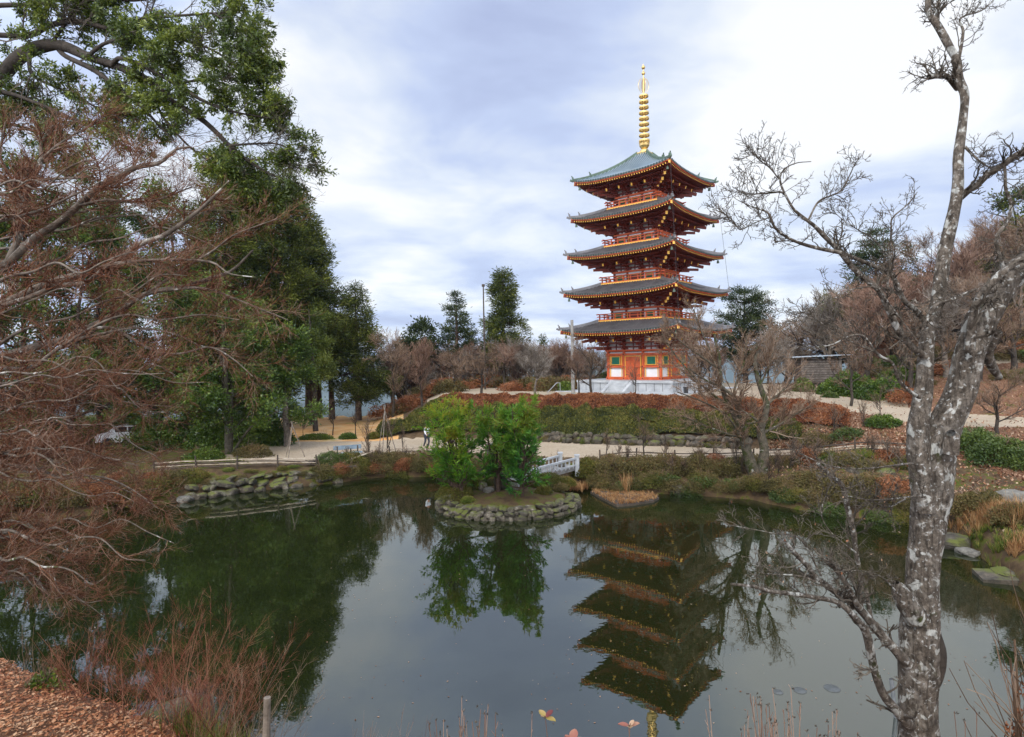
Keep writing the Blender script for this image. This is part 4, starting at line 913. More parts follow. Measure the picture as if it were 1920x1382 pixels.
PROTO = {
 'bareA': lambda: bare_tree('', 11, 7., .13, twig='twig_rose'), 'bareB': lambda: bare_tree('', 12, 7., .12, ang=(.9, .7, .6, .6), twig='twig_brown', up=.06),
 'bareC': lambda: bare_tree('', 13, 7., .11, n=(9, 8, 7, 5), ang=(.55, .5, .5, .5), up=.16, twig='twig_rose'), 'bareD': lambda: bare_tree('', 14, 7., .15, fork=.1, ang=(1., .7, .7, .6), twig='twig_brown', up=.12),
 'bareE': lambda: bare_tree('', 15, 7., .13, n=(10, 8, 7, 5), fork=.12, ang=(.8, .6, .6, .6), twig='twig_grey', bark='bark_maple', up=.1),
 'sapA': lambda: bare_tree('', 16, 3.2, .045, n=(7, 5, 4, 2), fork=.3, ang=(.7, .6, .6, .6), twig='twig_brown', rmin=.006), 'sapB': lambda: bare_tree('', 17, 3.2, .03, n=(12, 4, 3, 2), fork=.0, ang=(.4, .4, .5, .5), lens=(.7, .25, .12, .05), twig='twig_brown', bark='bark_dark', up=.2, rmin=.006),
}
def T(name, cat_, key, px, D, ytop, lab, hproto, rz=0, wid=1., group=None, crown='crown', zb=None):
    x, y, _ = at(px, 700, D); z = gnd(x, y) if zb is None else zb; zt = at(px, ytop, D)[2]; s = (zt-z)/hproto
    return place_tree(name, cat_, key, (x, y, z), lab, rz, (s*wid, s*wid, s), group, crown)
GB = 'bare trees round the pagoda hill'
for i, (k, px_, D, yt, wd, lab) in enumerate([
 ('bareB', 735, 56, 612, .9, 'bare tree with leaning trunk at the right end of the sandy field'), ('bareC', 790, 50, 628, 1.1, 'broad brown bare tree above the left tip of the clipped hedge'), ('bareA', 762, 62, 640, 1., 'rosy bare tree between the big cedar and the round evergreen'),
 ('bareD', 905, 50, 640, 1.15, 'dark trunked bare tree standing on the brown hedge below the tall pole'), ('bareB', 850, 58, 655, 1.1, 'bare tree in front of the layered fir'), ('bareC', 880, 66, 640, 1.1, 'rosy bare tree between the layered fir and the pole'),
 ('bareE', 1003, 47.5, 640, 1.25, 'wide bare cherry on the hedge top left of the steel handrail'), ('bareA', 945, 62, 630, 1.2, 'rosy bare tree under the tall narrow cedar'), ('bareB', 975, 66, 640, 1.1, 'brown bare tree right of the tall narrow cedar'),
 ('bareC', 1015, 68, 655, 1.1, 'thin bare tree behind the steel handrail'), ('bareA', 1050, 66, 645, 1.0, 'rosy bare tree behind the left end of the pagoda platform'), ('bareC', 1085, 72, 650, 1.1, 'rosy bare tree beyond the concrete pole'),
 ('bareD', 1105, 45.2, 622, 1.0, 'twin stemmed bare tree in front of the pagoda platform corner'), ('bareA', 1086, 46.4, 640, .8, 'slender bare tree leaning beside the concrete pole'), ('bareB', 1128, 74, 655, 1.2, 'bare tree seen under the left eaves of the pagoda'),
 ('bareD', 1312, 41.8, 590, 1.15, 'bare tree in front of the right corner of the pagoda'), ('bareA', 1330, 44, 620, .9, 'slender bare tree right of the pagoda steps'), ('bareE', 1450, 40.5, 605, 1.0, 'bare tree on the plaza edge between the pagoda and the hut'),
 ('bareB', 1475, 60, 640, 1.0, 'bare tree behind the plaza left of the hut'), ('bareC', 1440, 66, 620, 1.2, 'rosy bare tree under the flat topped pine'), ('bareA', 1350, 66, 640, 1.1, 'rosy bare tree behind the right eaves of the pagoda'), ('bareB', 1400, 62, 650, 1.1, 'brown bare tree beyond the mossy cherry'),
 ('bareE', 1560, 56, 528, 1.3, 'large grey bare tree rising behind the hut'), ('bareD', 1594, 38.5, 610, .8, 'crooked trunked bare tree by the road in front of the rhododendrons'), ('bareC', 1625, 54, 520, 1.2, 'brown bare tree on the slope right of the hut'),
 ('bareA', 1690, 52, 470, 1.2, 'rosy bare tree on the slope behind the forked trunk'), ('bareB', 1745, 56, 430, 1.2, 'tall bare tree on the slope right behind the lichen covered stem'), ('bareC', 1800, 52, 440, 1.3, 'rosy bare tree on the leafy slope below the dark evergreen'),
 ('bareA', 1860, 58, 400, 1.1, 'bare tree beside the dark evergreen on the slope'), ('bareE', 1915, 50, 430, 1.1, 'bare tree at the right edge above the hill track'), ('bareB', 1965, 48, 400, 1.1, 'bare tree just off the right edge on the hill'), ('bareC', 1665, 60, 500, 1.1, 'bare tree in front of the dark pine on the slope'),
 ('bareD', 1872, 30.6, 690, 1.2, 'small rosy bare tree between the road and the right bank shrubs'), ('bareB', 1515, 36.6, 720, .7, 'low bare tree at the brown hedge end left of the crooked tree')]):
    T('bare_tree', 'tree', k, px_, D, yt, lab, 7., i*1.7, wd, GB)
GS = 'young bare saplings'
for i, (k, px_, D, yt, wd, lab) in enumerate([
 ('sapA', 621, 47, 742, 1., 'young bare tree standing in the sandy field right of the cedar trunks'), ('sapA', 665, 46.5, 750, 1., 'young bare tree behind the small clipped hedge block'), ('sapA', 566, 46.5, 775, .8, 'thin bare sapling behind the long low hedge'),
 ('sapB', 690, 38.2, 768, 1., 'clump of thin upright stems right of the blue grey bench'), ('sapB', 722, 38.0, 760, 1., 'bare sapling tied to crossed stakes left of the island'), ('sapB', 752, 38.4, 790, .8, 'low bare sapling near the path left of the island'),
 ('sapA', 1190, 44.8, 660, .9, 'thin young bare tree before the pagoda stairs'), ('sapB', 1134, 35.2, 800, 1.2, 'bare many stemmed bush at the path end of the rail fence'), ('sapA', 1205, 33.0, 770, 1.2, 'small bare tree with drooping twigs on the rail fence'), ('sapB', 1044, 33.6, 838, 1., 'bare twigs sprouting beside the bridge posts'),
 ('sapB', 1560, 33.0, 745, 1.1, 'bare bush on the litter slope below the road'), ('sapB', 1620, 33.2, 740, 1.2, 'bare upright stems on the red litter left of the lichen covered trunk'), ('sapA', 1648, 33.5, 715, 1., 'thin bare tree by the road left of the lichen covered trunk'), ('sapB', 1480, 30.5, 800, 1.4, 'tangled bare bush right of the mossy cherry'), ('sapB', 1380, 30.8, 800, 1.2, 'bare stems left of the mossy cherry trunk'), ('sapB', 1530, 29, 810, 1.3, 'bare scrub below the rail fence on the right bank')]):
    T('sapling', 'sapling', k, px_, D, yt, lab, 3.2, i*2.1, wd, GS)
# conifers and evergreens
cone = lambda t: (1-t)**.75*min(1, .35+t*4)
rnd_ = lambda t: math.sin(PI*min(1, (t*.88+.12)))**.6
def TF(name, cat_, fn, px, D, ytop, lab, wm, seed, **k):
    x, y, _ = at(px, 700, D); z = gnd(x, y); H = at(px, ytop, D)[2]-z; return place_tree(name, cat_, fn('', seed, H, wm, **k), (x, y, z), lab)
TF('cedar_tree', 'tree', conifer, 480, 52, 285, 'tallest dark conifer rising behind the left evergreens', 6.2, 41, dens=11, per=24, size=.36, prof=lambda t: (1-t)**.55*min(1, .6+t*3), leaf='cedar_leaf', rad=.65, crown0=.05)
TF('cedar_tree', 'tree', conifer, 585, 56, 395, 'conifer with drooping tips at the right edge of the left trees', 4.4, 42, dens=15, prof=lambda t: (1-t)**.6*min(1, .5+t*3), crown0=.25)
TF('cedar_tree', 'tree', conifer, 671, 59, 533, 'broad rounded dark cedar behind the sandy field', 4.0, 43, crown0=.14, prof=lambda t: min(1, (1-t)*1.35+.02)**.75*min(1, .6+t*3), dens=18, per=26, size=.30, rad=.55)
TF('cedar_tree', 'tree', conifer, 576, 61, 520, 'slim cedar, leftmost of three with bare trunks against the blue valley', 2.2, 44, crown0=.45, prof=rnd_, dens=9)
TF('cedar_tree', 'tree', conifer, 597, 62, 560, 'slim cedar, middle of three with bare trunks against the blue valley', 2.0, 45, crown0=.5, prof=rnd_, dens=9)
TF('cedar_tree', 'tree', conifer, 621, 61, 575, 'slim cedar, rightmost of three with bare trunks against the blue valley', 2.0, 46, crown0=.45, prof=rnd_, dens=9)
TF('evergreen_tree', 'tree', broadtree, 785, 66, 612, 'round olive evergreen left of the layered fir', 3.2, 47, leaf='pine_leaf', size=.28, per=14, crown0=.4, rad=.6)
TF('fir_tree', 'tree', conifer, 857, 68, 545, 'layered dark fir left of the tall pole', 3.2, 48, layer=11, crown0=.15, dens=9, droop=.05, rad=.5, leaf='pine_leaf', flat=.4)
TF('cedar_tree', 'tree', conifer, 945, 69, 505, 'tall narrow cedar right of the pole', 2.7, 49, crown0=.15, prof=lambda t: (.95 if t < .5 else .62)*min(1, (1-t)*5+.15)**.6*min(1, .8+t), dens=15, rad=.5)
TF('cedar_tree', 'tree', conifer, 1020, 88, 628, 'small distant conifer top left of the pagoda', 1.6, 50, crown0=.2, dens=8)
TF('pine_tree', 'tree', conifer, 1398, 70, 543, 'flat topped dark pine behind the right side of the pagoda', 5.0, 51, layer=9, crown0=.15, prof=lambda t: (1-t)**.45*min(1, .6+t*2), dens=14, droop=.08, leaf='pine_leaf', rad=.6, flat=.4, size=.3)
TF('pine_tree', 'tree', conifer, 1645, 62, 430, 'dark pine on the slope behind the bare limbs right of the pagoda', 3.4, 52, layer=8, crown0=.2, prof=lambda t: (1-t)**.5, dens=10, droop=.08, leaf='pine_leaf', rad=.6, flat=.45)
TF('evergreen_tree', 'tree', broadtree, 1575, 60, 560, 'dark evergreen behind the hut', 3.6, 53, leaf='cedar_leaf', size=.26, per=14, rad=.6)
TF('evergreen_tree', 'tree', broadtree, 1895, 52, 335, 'dark evergreen crown high on the hill at the right edge', 4.0, 54, leaf='cedar_leaf', size=.24, per=16, rad=.6)
TF('evergreen_tree', 'tree', broadtree, 1720, 66, 480, 'olive evergreen on the slope between bare trees', 3.2, 55, leaf='pine_leaf', size=.26, per=12, rad=.6)
TF('camellia_tree', 'tree', broadtree, 425, 38.5, 545, 'big glossy evergreen with mossy trunk on the left shore', 4.8, 56, leaf='camellia_leaf', size=.20, per=26, n=(12, 10, 6), rad=.42, multi=3, bark='bark_moss', crown0=.0)
TF('camellia_tree', 'tree', broadtree, 535, 41.5, 610, 'evergreen with pale trunk over the path at the edge of the sandy field', 2.8, 57, leaf='camellia_leaf', size=.20, per=22, n=(14, 9, 6), rad=.4, bark='bark_maple', crown0=.15)
TF('evergreen_tree', 'tree', broadtree, 590, 50, 540, 'yellow green leafy tree in front of the slim cedars', 2.7, 58, leaf='yellow_leaf', size=.2, per=18, crown0=.35, rad=.45)
TF('evergreen_tree', 'tree', broadtree, 300, 42, 470, 'dark evergreen behind the bare red twigs left of the glossy evergreen', 4.6, 59, leaf='camellia_leaf', size=.22, per=24, n=(18, 10, 6), rad=.5, crown0=.03)
TF('evergreen_tree', 'tree', broadtree, 130, 38, 400, 'tall dark evergreen deep behind the maple at the left', 5.2, 60, leaf='camellia_leaf', size=.22, per=24, n=(18, 10, 6), rad=.5, crown0=.06)
TF('evergreen_tree', 'tree', broadtree, -30, 34, 380, 'dark evergreen at the left edge behind the maple', 5.0, 61, leaf='camellia_leaf', size=.22, per=22, n=(18, 10, 6), rad=.5, crown0=.06)
TF('cedar_tree', 'tree', conifer, 390, 58, 400, 'dark conifer in the gap above the glossy evergreen', 4.6, 62, dens=12, crown0=.05)
TF('cedar_tree', 'tree', conifer, 215, 56, 380, 'dark conifer seen through the maple twigs', 4.8, 63, dens=12, crown0=.05)
TF('evergreen_tree', 'tree', broadtree, 340, 47, 300, 'tall dark evergreen between the maple tips and the tallest conifer', 5., 64, leaf='camellia_leaf', size=.22, per=24, n=(18, 10, 6), rad=.5, crown0=.1)
TF('evergreen_tree', 'tree', broadtree, 190, 44, 290, 'tall dark evergreen seen through the upper maple limbs', 5., 65, leaf='camellia_leaf', size=.22, per=24, n=(18, 10, 6), rad=.5, crown0=.15)
TF('evergreen_tree', 'tree', broadtree, 50, 40, 250, 'tall dark evergreen at the left behind the maple forks', 5., 66, leaf='camellia_leaf', size=.22, per=24, n=(18, 10, 6), rad=.5, crown0=.15)
TF('cedar_tree', 'tree', conifer, 538, 54, 300, 'tall green conifer with drooping boughs right of the tallest one', 5.0, 67, dens=15, per=24, size=.32, prof=lambda t: (1-t)**.55*min(1, .6+t*3), rad=.6, crown0=.25, droop=-.16)
TF('cedar_tree', 'tree', conifer, 425, 50, 255, 'tall conifer behind the tips of the evergreen oak', 5.0, 68, dens=12, per=24, size=.32, prof=lambda t: (1-t)**.55*min(1, .6+t*3), rad=.6, crown0=.15)
# ------------------------------------------------------------------ shrubs
def bushgeo(seed, rx, ry, rz, n, size, leaf, asp=.5, lump=.35, tw=0, bare=.0, sparse=False):
    rng = np.random.default_rng(seed); d = norm(rng.normal(size=(n, 3))); d[:, 2] = np.abs(d[:, 2])*1.0-.12
    r = 1+lump*(fbm(d+seed, 2.2, 3, seed % 9)-.5)*2; dep = 1.06-rng.random(n)**1.6*(.6 if sparse else .4)
    p = d*r[:, None]*dep[:, None]*np.array([rx, ry, rz]); V, Q = leafq(rng, p, size, asp, d*.6, .8)
    rn = np.clip(.5*rng.random(n)+.4*fbm(p, 1.8, 2, 3)+.15*d[:, 2], 0, 1)
    # stems
    k = max(6, tw); a = rng.uniform(0, 2*PI, k); e = np.stack([np.cos(a)*rx*.8*rng.random(k), np.sin(a)*ry*.8*rng.random(k), rz*rng.uniform(.75, 1.25, k)], 1)
    s = np.linspace(0, 1, 5)[None, :, None]; P = e[:, None, :]*np.concatenate([s**1.0, s**1.0, s**.8], 2)+rng.normal(size=(k, 5, 3))*.03*rx; P[:, 0] *= .2; P[:, 0, 2] = -.15
    R = np.full((k, 5), .016)*np.linspace(1.2, .5, 5)
    P2, R2 = grow(rng, P, R, 6, max(rx, rz)*.45, .6, 4, .2, .1, .6, .3, 1., .4, .006)
    V0, Q0, r0 = tubes_rnd(rng, [(P, R, 4), (P2, R2, 3)])
    return (V0, Q0, r0, M['twig_brown']), (V, Q, np.repeat(rn, 4), M[leaf])
def bush(px, D, rx, ry, rz, lab, leaf='shrub_olive', n=5000, size=.09, seed=None, dz=0, name='shrub', tw=0, sparse=False, lump=.35, cat_='shrub', group=None, z=None):
    x, y, _ = at(px, 700, D); z = (gnd(x, y) if z is None else z)+dz; seed = int(px+D*7) if seed is None else seed
    g_ = bushgeo(seed, rx, ry, rz, n, size, leaf, tw=tw, sparse=sparse, lump=lump); e = empty(name, (x, y, z), 0, lab, cat_, group)
    build('stem', *g_[0][:2], g_[0][3], e, rnd=g_[0][2]); build('foliage', *g_[1][:2], g_[1][3], e, rnd=g_[1][2]); return e
for a in [(345, 42.5, 1.9, 1.3, 2.3, 'large dark evergreen bush right behind the left rail fence'), (400, 41, 1.8, 1.3, 2.6, 'dark evergreen bush left of the mossy evergreen trunk'), (455, 41.8, 1.7, 1.2, 2.2, 'dark evergreen bush under the big glossy evergreen'), (500, 42.2, 1.5, 1.0, 2.4, 'dark evergreen bush between the mossy and the pale trunk'), (290, 41, 1.8, 1.2, 2.4, 'dark evergreen bush at the left end of the rail fence'), (225, 45.5, 2., 1.3, 2.4, 'dark evergreen bush just beyond the white car'), (60, 41, 2.2, 1.4, 2.6, 'dark evergreen bush behind the maple at the left edge'), (140, 42.5, 2., 1.3, 2.2, 'dark evergreen bush left of the white car')]:
    bush(*a, 'camellia_leaf', 7500, .17, sparse=True, lump=.55, name='evergreen_shrub')
# brown and olive bank shrubs
for a in [(1100, 32.6, .85, .7, .85, 'rounded yellow green bush at the near bridge post', 'hedge_green', 6500, .09), (1150, 32.0, 1.1, .8, .95, 'brown scrub bush right of the rounded bridge bush'), (1200, 31.9, 1.1, .8, .9, 'brown scrub bush above the tan rocks'),
 (1252, 31.7, 1.2, .8, .95, 'olive scrub bush in the middle of the bank below the fence'), (1305, 31.4, 1.1, .8, .9, 'reddish scrub bush left of the mossy cherry'), (1355, 31.0, 1.0, .8, .8, 'brown scrub bush nearest the mossy cherry on its left'),
 (1135, 31.3, .7, .5, .5, 'dark low bush behind the dry grass islet', 'shrub_olive', 3000), (1240, 30.9, .8, .5, .45, 'small leafy bush with pale leaves over the waterline rocks', 'shrub_green', 1500), (1320, 30.2, .8, .5, .45, 'low dark green bush at the waterline left of the mossy cherry', 'shrub_green', 1500),
 (1470, 28.2, 1.0, .7, .6, 'brown scrub bush right below the mossy cherry'), (1520, 27.9, 1.1, .8, .7, 'olive bush on the bank under the broken white limb'), (1575, 26.9, 1.1, .8, .75, 'brown bush on the right bank left of the slanting limb'), (1630, 26.3, 1.1, .8, .8, 'olive brown bush above the dark waterline left of the forked trunk'), (1680, 25.6, 1.0, .7, .75, 'rust coloured bush directly left of the forked trunk', 'hedge_brown'),
 (1590, 32.4, .9, .6, .6, 'bright green small shrub on the slope above the right fence', 'shrub_green', 2500), (1535, 33.2, 1.1, .7, .6, 'grey green shrub on the slope left of the bright one', 'shrub_olive', 3500), (1655, 33.0, .9, .6, .6, 'blue green shrub on the red litter below the road', 'camellia_leaf', 3500, .11), (1570, 29.5, 1.0, .6, .5, 'leafy green shrub over the right fence', 'shrub_green', 2500),
 (1815, 28.5, 1.4, 1.0, 1.0, 'broad green leafy shrub right of the forked trunk', 'shrub_green', 8000, .12), (1880, 26.5, 1.5, 1.0, 1.05, 'broad green leafy shrub near the right edge', 'shrub_green', 8000, .12), (1945, 25.5, 1.4, 1.0, .95, 'green leafy shrub cut by the right edge', 'shrub_green', 7000, .12), (1775, 30.0, 1.0, .7, .6, 'green shrub glimpsed between the forked stems and the road', 'shrub_green', 4000, .12),
 (1800, 22.8, 1.0, .7, .7, 'brown olive bush on the right bank beside the lichen covered trunk'), (1850, 22.2, .9, .7, .6, 'olive bush left of the large rounded boulder'), (1905, 20.6, .9, .6, .55, 'olive grassy bush below the large rounded boulder'), (1760, 23.8, .7, .5, .5, 'small green bush behind the lichen covered trunk', 'shrub_green', 2500, .10),
 (620, 35.9, 1.1, .7, .75, 'yellow green leafy bush on the shore below the bench', 'shrub_green', 5000, .08), (655, 36.3, 1.1, .7, .7, 'olive leafy bush right below the bench', 'hedge_green', 5000, .08), (700, 36.9, 1.3, .7, .75, 'tangled brown bush on the shore below the thin stems'), (745, 37.0, 1.2, .7, .8, 'tangled brown bush midway between bench and island'), (790, 36.9, 1.2, .7, .8, 'brown bush on the shore next to the island'), (835, 36.5, 1.1, .6, .7, 'brown bush on the far shore behind the island trees'), (890, 35.8, 1.1, .6, .7, 'dark bush on the far shore behind the island rocks'), (985, 34.2, .9, .5, .5, 'low bush on the far shore under the bridge'),
 (300, 31.4, 1.1, .7, .7, 'olive bush at the left end of the boulder wall'), (355, 32.4, .9, .6, .5, 'low olive bush over the boulder wall', 'hedge_green', 3500, .08), (240, 30.2, 1.3, .8, .8, 'brown bush on the far left shore'), (170, 29.0, 1.4, .8, .9, 'rusty bush on the shore behind the maple twigs', 'hedge_brown'), (90, 28.0, 1.5, .9, .9, 'olive bush on the shore far left behind the maple'), (10, 27.2, 1.5, .9, 1., 'dark bush on the shore at the left edge'),
 (470, 37.8, 1.2, .8, .8, 'dark bush at the foot of the mossy evergreen'), (380, 37.0, 1.2, .8, .7, 'dark low bush left of the mossy evergreen trunk', 'camellia_leaf', 4000, .12),
 (1600, 46.5, 1.6, 1.2, 1.9, 'large grey green rhododendron in front of the slope', 'camellia_leaf', 9000, .16), (1560, 47.0, 1.1, .9, 1.3, 'rhododendron bush beside the hut', 'camellia_leaf', 6000, .16), (1505, 50, .8, .7, 1.1, 'green bush at the left side of the hut', 'camellia_leaf', 4000, .15), (1655, 44, 1.5, 1.0, 1.4, 'rhododendron bush at the roadside right of the crooked tree', 'camellia_leaf', 7000, .16), (1705, 46, 1.6, 1.0, 1.5, 'dark bush on the slope behind the forked stems', 'camellia_leaf', 7000, .16), (1555, 44.5, .6, .4, .35, 'small leafy plant at the roadside below the hut', 'shrub_green', 1500, .14),
 (1060, 56, .7, .6, .9, 'dark green bush beside the concrete pole', 'camellia_leaf', 3000, .15), (1135, 62, 1.2, .9, 1.6, 'dark green bush behind the pagoda platform', 'camellia_leaf', 4000, .17)]:
    bush(*a[:6], *(a[6:] if len(a) > 6 else ()), group=None)
# clipped azalea domes on the island
for px_, D, r_, h_, lab, lf in [(848, 27.9, .85, .62, 'dark clipped dome at the left end of the island', 'hedge_green'), (1024, 29.8, .85, .72, 'clipped olive dome at the back right of the island', 'hedge_green'), (1056, 30.0, .55, .42, 'brownish clipped dome nearest the bridge on the island', 'hedge_green'), (1016, 28.2, .4, .34, 'small yellow green dome right of the island trees', 'hedge_green'), (1048, 29.0, .36, .26, 'smallest brown dome on the right side of the island', 'shrub_olive'), (998, 30.1, .6, .5, 'dome behind the right island tree', 'hedge_green'), (885, 29.6, .6, .5, 'dome behind the left island tree', 'hedge_green'), (873, 27.2, .3, .2, 'little mossy tuft in front of the leaning island trunk', 'grass_green')]:
    bush(px_, D, r_, r_*.85, h_, lab, lf, int(9000*r_), .055, z=.68 if D > 27.6 else .6, lump=.12, name='azalea_dome', cat_='azalea', group='clipped azalea domes on the island')
# hedges on the slope
def hedge(p0, p1, q0, q1, h, lab, leaf, dens=1., size=.12, seed=1, name='azalea_hedge', lumps=1.6, taper=.06):
    nu, nv = 150, 12; rng = np.random.default_rng(seed); pxs = np.linspace(p0, p1, nu); u = (pxs-960)/F
    G = []
    for v in np.linspace(0, 1, nv):
        q = q0+(q1-q0)*v; k = int(min(q, 9.99)); f = q-k
        D = np.interp(u, CU_, CD[:, k])*(1-f)+np.interp(u, CU_, CD[:, k+1])*f; x = u*D; z = terr(x, D, rough=False)
        e = np.clip((pxs-p0)/(p1-p0)/taper, 0, 1)*np.clip((p1-pxs)/(p1-p0)/taper, 0, 1); e = np.sqrt(e)
        pr = min(1, math.sin(PI*(.04+.92*v))**.45)
        l_ = fbm(np.stack([x, D, 0*x], -1), lumps, 2, seed)
        G.append(np.stack([x, D-.15*(1-v), z+h*e*pr*(.25+1.5*l_)-.08], 1))
    G = np.array(G); i = np.arange(nv-1)[:, None]*nu+np.arange(nu-1)[None]
    V = G.reshape(-1, 3); Qd = np.stack([i, i+1, i+nu+1, i+nu], -1).reshape(-1, 4)
    a = G[:-1, :-1]; area = np.linalg.norm(np.cross(G[1:, :-1]-a, G[:-1, 1:]-a), axis=2).ravel(); n = int(area.sum()*520*dens)
    c = rng.choice(len(area), n, p=area/area.sum()); r, s = c//(nu-1), c % (nu-1); fu, fv = rng.random(n)[:, None], rng.random(n)[:, None]
    p = G[r, s]*(1-fu)*(1-fv)+G[r, s+1]*fu*(1-fv)+G[r+1, s]*(1-fu)*fv+G[r+1, s+1]*fu*fv; p = p+rng.normal(size=p.shape)*.03+np.array([0, 0, .01])
    V2, Q2 = leafq(rng, p, size, .5, np.array([0, -.3, .5]), .8)
    e = empty(name, (0, 0, 0), 0, lab, 'hedge')
    rn = np.clip(.5*rng.random(n)+.5*fbm(p, 1.3, 3, seed+4), 0, 1)
    build('stems', V, Qd, M[leaf], e, smooth=True, rnd=np.full(len(V), .1)); build('foliage', V2, Q2, M[leaf], e, rnd=np.repeat(rn, 4))
hedge(818, 1290, 5.05, 6.05, .62, 'long rust brown clipped azalea hedge along the top of the slope below the pagoda', 'hedge_brown', seed=3)
hedge(1285, 1590, 5.1, 6.05, .55, 'ragged rust brown azalea hedge at the right end of the slope top', 'hedge_brown', seed=4)
hedge(705, 850, 4.1, 5.2, .75, 'olive azalea hedge at the left tip of the slope', 'hedge_green', seed=5)
hedge(835, 1240, 4.62, 5.12, .7, 'upper tier of olive azaleas under the brown hedge', 'hedge_green', seed=6)
hedge(830, 1230, 3.86, 4.66, .6, 'lower tier of olive azaleas directly above the fieldstone wall', 'hedge_green', seed=7)
hedge(1225, 1500, 4.15, 5.12, .6, 'olive azaleas behind the mossy cherry', 'hedge_green', seed=8)
hedge(765, 850, 5.2, 6.0, .5, 'olive azalea mound left of the brown hedge end', 'hedge_green', seed=9)
def block(px0, px1, D, h, lab, leaf='camellia_leaf', seed=1):
    x0, x1 = at(px0, 700, D)[0], at(px1, 700, D)[0]; bush((px0+px1)/2, D, (x1-x0)/2, .4, h, lab, leaf, 3500, .1, seed, lump=.12, name='clipped_hedge', cat_='hedge')
block(556, 622, 44.6, .45, 'long low clipped green hedge at the front of the sandy field'); block(634, 666, 44.6, .48, 'short clipped green hedge block behind the bench', seed=2); block(500, 552, 44.2, .5, 'low dark hedge behind the pale trunked evergreen', seed=3); block(686, 712, 44.4, .5, 'small round clipped hedge at the foot of the olive slope', 'hedge_green', seed=4)

# dense bare woodland beyond the plaza, waterline scrub and understorey
rg = np.random.default_rng(90)
for i in range(46):
    px_ = 735+i*9.6+rg.uniform(-6, 6) if i < 40 else 1300+(i-40)*42; D = rg.uniform(64, 84) if px_ > 800 else rg.uniform(66, 70); T('bare_tree', 'tree', ['bareA', 'bareC', 'bareB', 'bareE'][i % 4 if i % 7 else 3], px_, D, rg.uniform(628, 662), 'rosy bare tree in the dense bare wood beyond the pagoda plaza', 7., i*1.3, rg.uniform(1.15, 1.5), 'trees of the bare wood beyond the plaza', zb=2.2 if px_ > 800 else 1.)
for i in range(30):
    px_ = 1690+rg.uniform(-90, 420); D = rg.uniform(56, 84); T('bare_tree', 'tree', ['bareA', 'bareC', 'bareB', 'bareE'][i % 4], px_, D, np.interp(px_, [1600, 1750, 1900, 2100], [560, 470, 400, 330])+rg.uniform(-15, 50), 'bare tree in the wood covering the hill at the right', 7., i*1.3, rg.uniform(1.1, 1.5), 'trees of the hillside wood at the right')
def qpt(px_, q):
    u = (px_-960)/F; k = int(q); f = q-k; return np.interp(u, CU_, CD[:, k])*(1-f)+np.interp(u, CU_, CD[:, k+1])*f
SB = {}
def scrub(px_, D, sc, leaf, lab, grp, z=None, name='scrub', cat_='shrub'):
    k = (leaf, rg.integers(0, 3))
    x, y, _ = at(px_, 700, D); z = max(.02, gnd(x, y)) if z is None else z; e = empty(name, (x, y, z), rg.uniform(0, 6), lab, cat_, grp); e.scale = sc
    if k not in SB: g_ = bushgeo(400+int(k[1]), 1., 1., 1., 4200, .10, leaf, lump=.5, sparse=True); SB[k] = [build('stem', *g_[0][:2], g_[0][3], e, rnd=g_[0][2]).data, build('foliage', *g_[1][:2], g_[1][3], e, rnd=g_[1][2]).data]
    else:
        for nm, me in zip(('stem', 'foliage'), SB[k]): o = bpy.data.objects.new(nm, me); C.objects.link(o); o.parent = e
for i in range(34):
    px_ = 1100+i*19+rg.uniform(-8, 8); scrub(px_, qpt(px_, rg.uniform(.0, .22)), (rg.uniform(.6, .95), rg.uniform(.4, .6), rg.uniform(.4, .65)), ['shrub_olive', 'hedge_green', 'shrub_olive', 'shrub_olive', 'shrub_green'][i % 5], 'low scrub overhanging the waterline on the far right bank', 'waterline scrub on the right bank')
for i in range(16):
    px_ = 1100+i*41+rg.uniform(-8, 8); scrub(px_, qpt(px_, rg.uniform(.6, .95)), (rg.uniform(.7, 1.), rg.uniform(.4, .6), rg.uniform(.45, .75)), ['shrub_olive', 'shrub_olive', 'hedge_brown', 'hedge_green'][i % 4], 'scrub on the upper right bank just below the rail fence', 'scrub along the right rail fence')
for i in range(20):
    px_ = 596+i*20+rg.uniform(-8, 8)+(60 if i > 15 else 0)*0; scrub(px_, qpt(px_, rg.uniform(.0, .3)), (rg.uniform(.7, 1.1), rg.uniform(.45, .65), rg.uniform(.5, .8)), ['shrub_olive', 'hedge_green', 'hedge_brown'][i % 3], 'brown scrub overhanging the far shore between the bench and the bridge', 'scrub on the far shore')
for i in range(18):
    px_ = -60+i*21; scrub(px_, qpt(px_, rg.uniform(.1, .7)), (rg.uniform(.9, 1.3), rg.uniform(.5, .8), rg.uniform(.6, .95)), ['shrub_olive', 'hedge_brown', 'hedge_green'][i % 3], 'scrub on the left shore behind the maple twigs', 'scrub on the left shore')
for i in range(26):
    px_ = 735+i*16+rg.uniform(-6, 6); D = rg.uniform(58, 68) if px_ > 800 else rg.uniform(57, 64); s_ = rg.uniform(1., 1.7); scrub(px_, D, (s_*1.5, s_, s_*.9), ['hedge_brown', 'shrub_olive', 'hedge_brown'][i % 3], 'brown thicket bush at the foot of the bare wood beyond the plaza', 'thicket under the bare wood', name='shrub')
for i in range(30):
    px_ = -80+i*20+rg.uniform(-9, 9); D = rg.uniform(41, 62); D = D if not 200 < px_ < 300 else rg.uniform(50, 60); s_ = rg.uniform(.8, 1.5); scrub(px_, D, (s_*1.5, s_, s_*.8), ['camellia_leaf', 'shrub_olive', 'camellia_leaf', 'hedge_brown'][i % 4], 'dark undergrowth shrub beneath the evergreens on the left', 'undergrowth beneath the left evergreens', name='shrub')
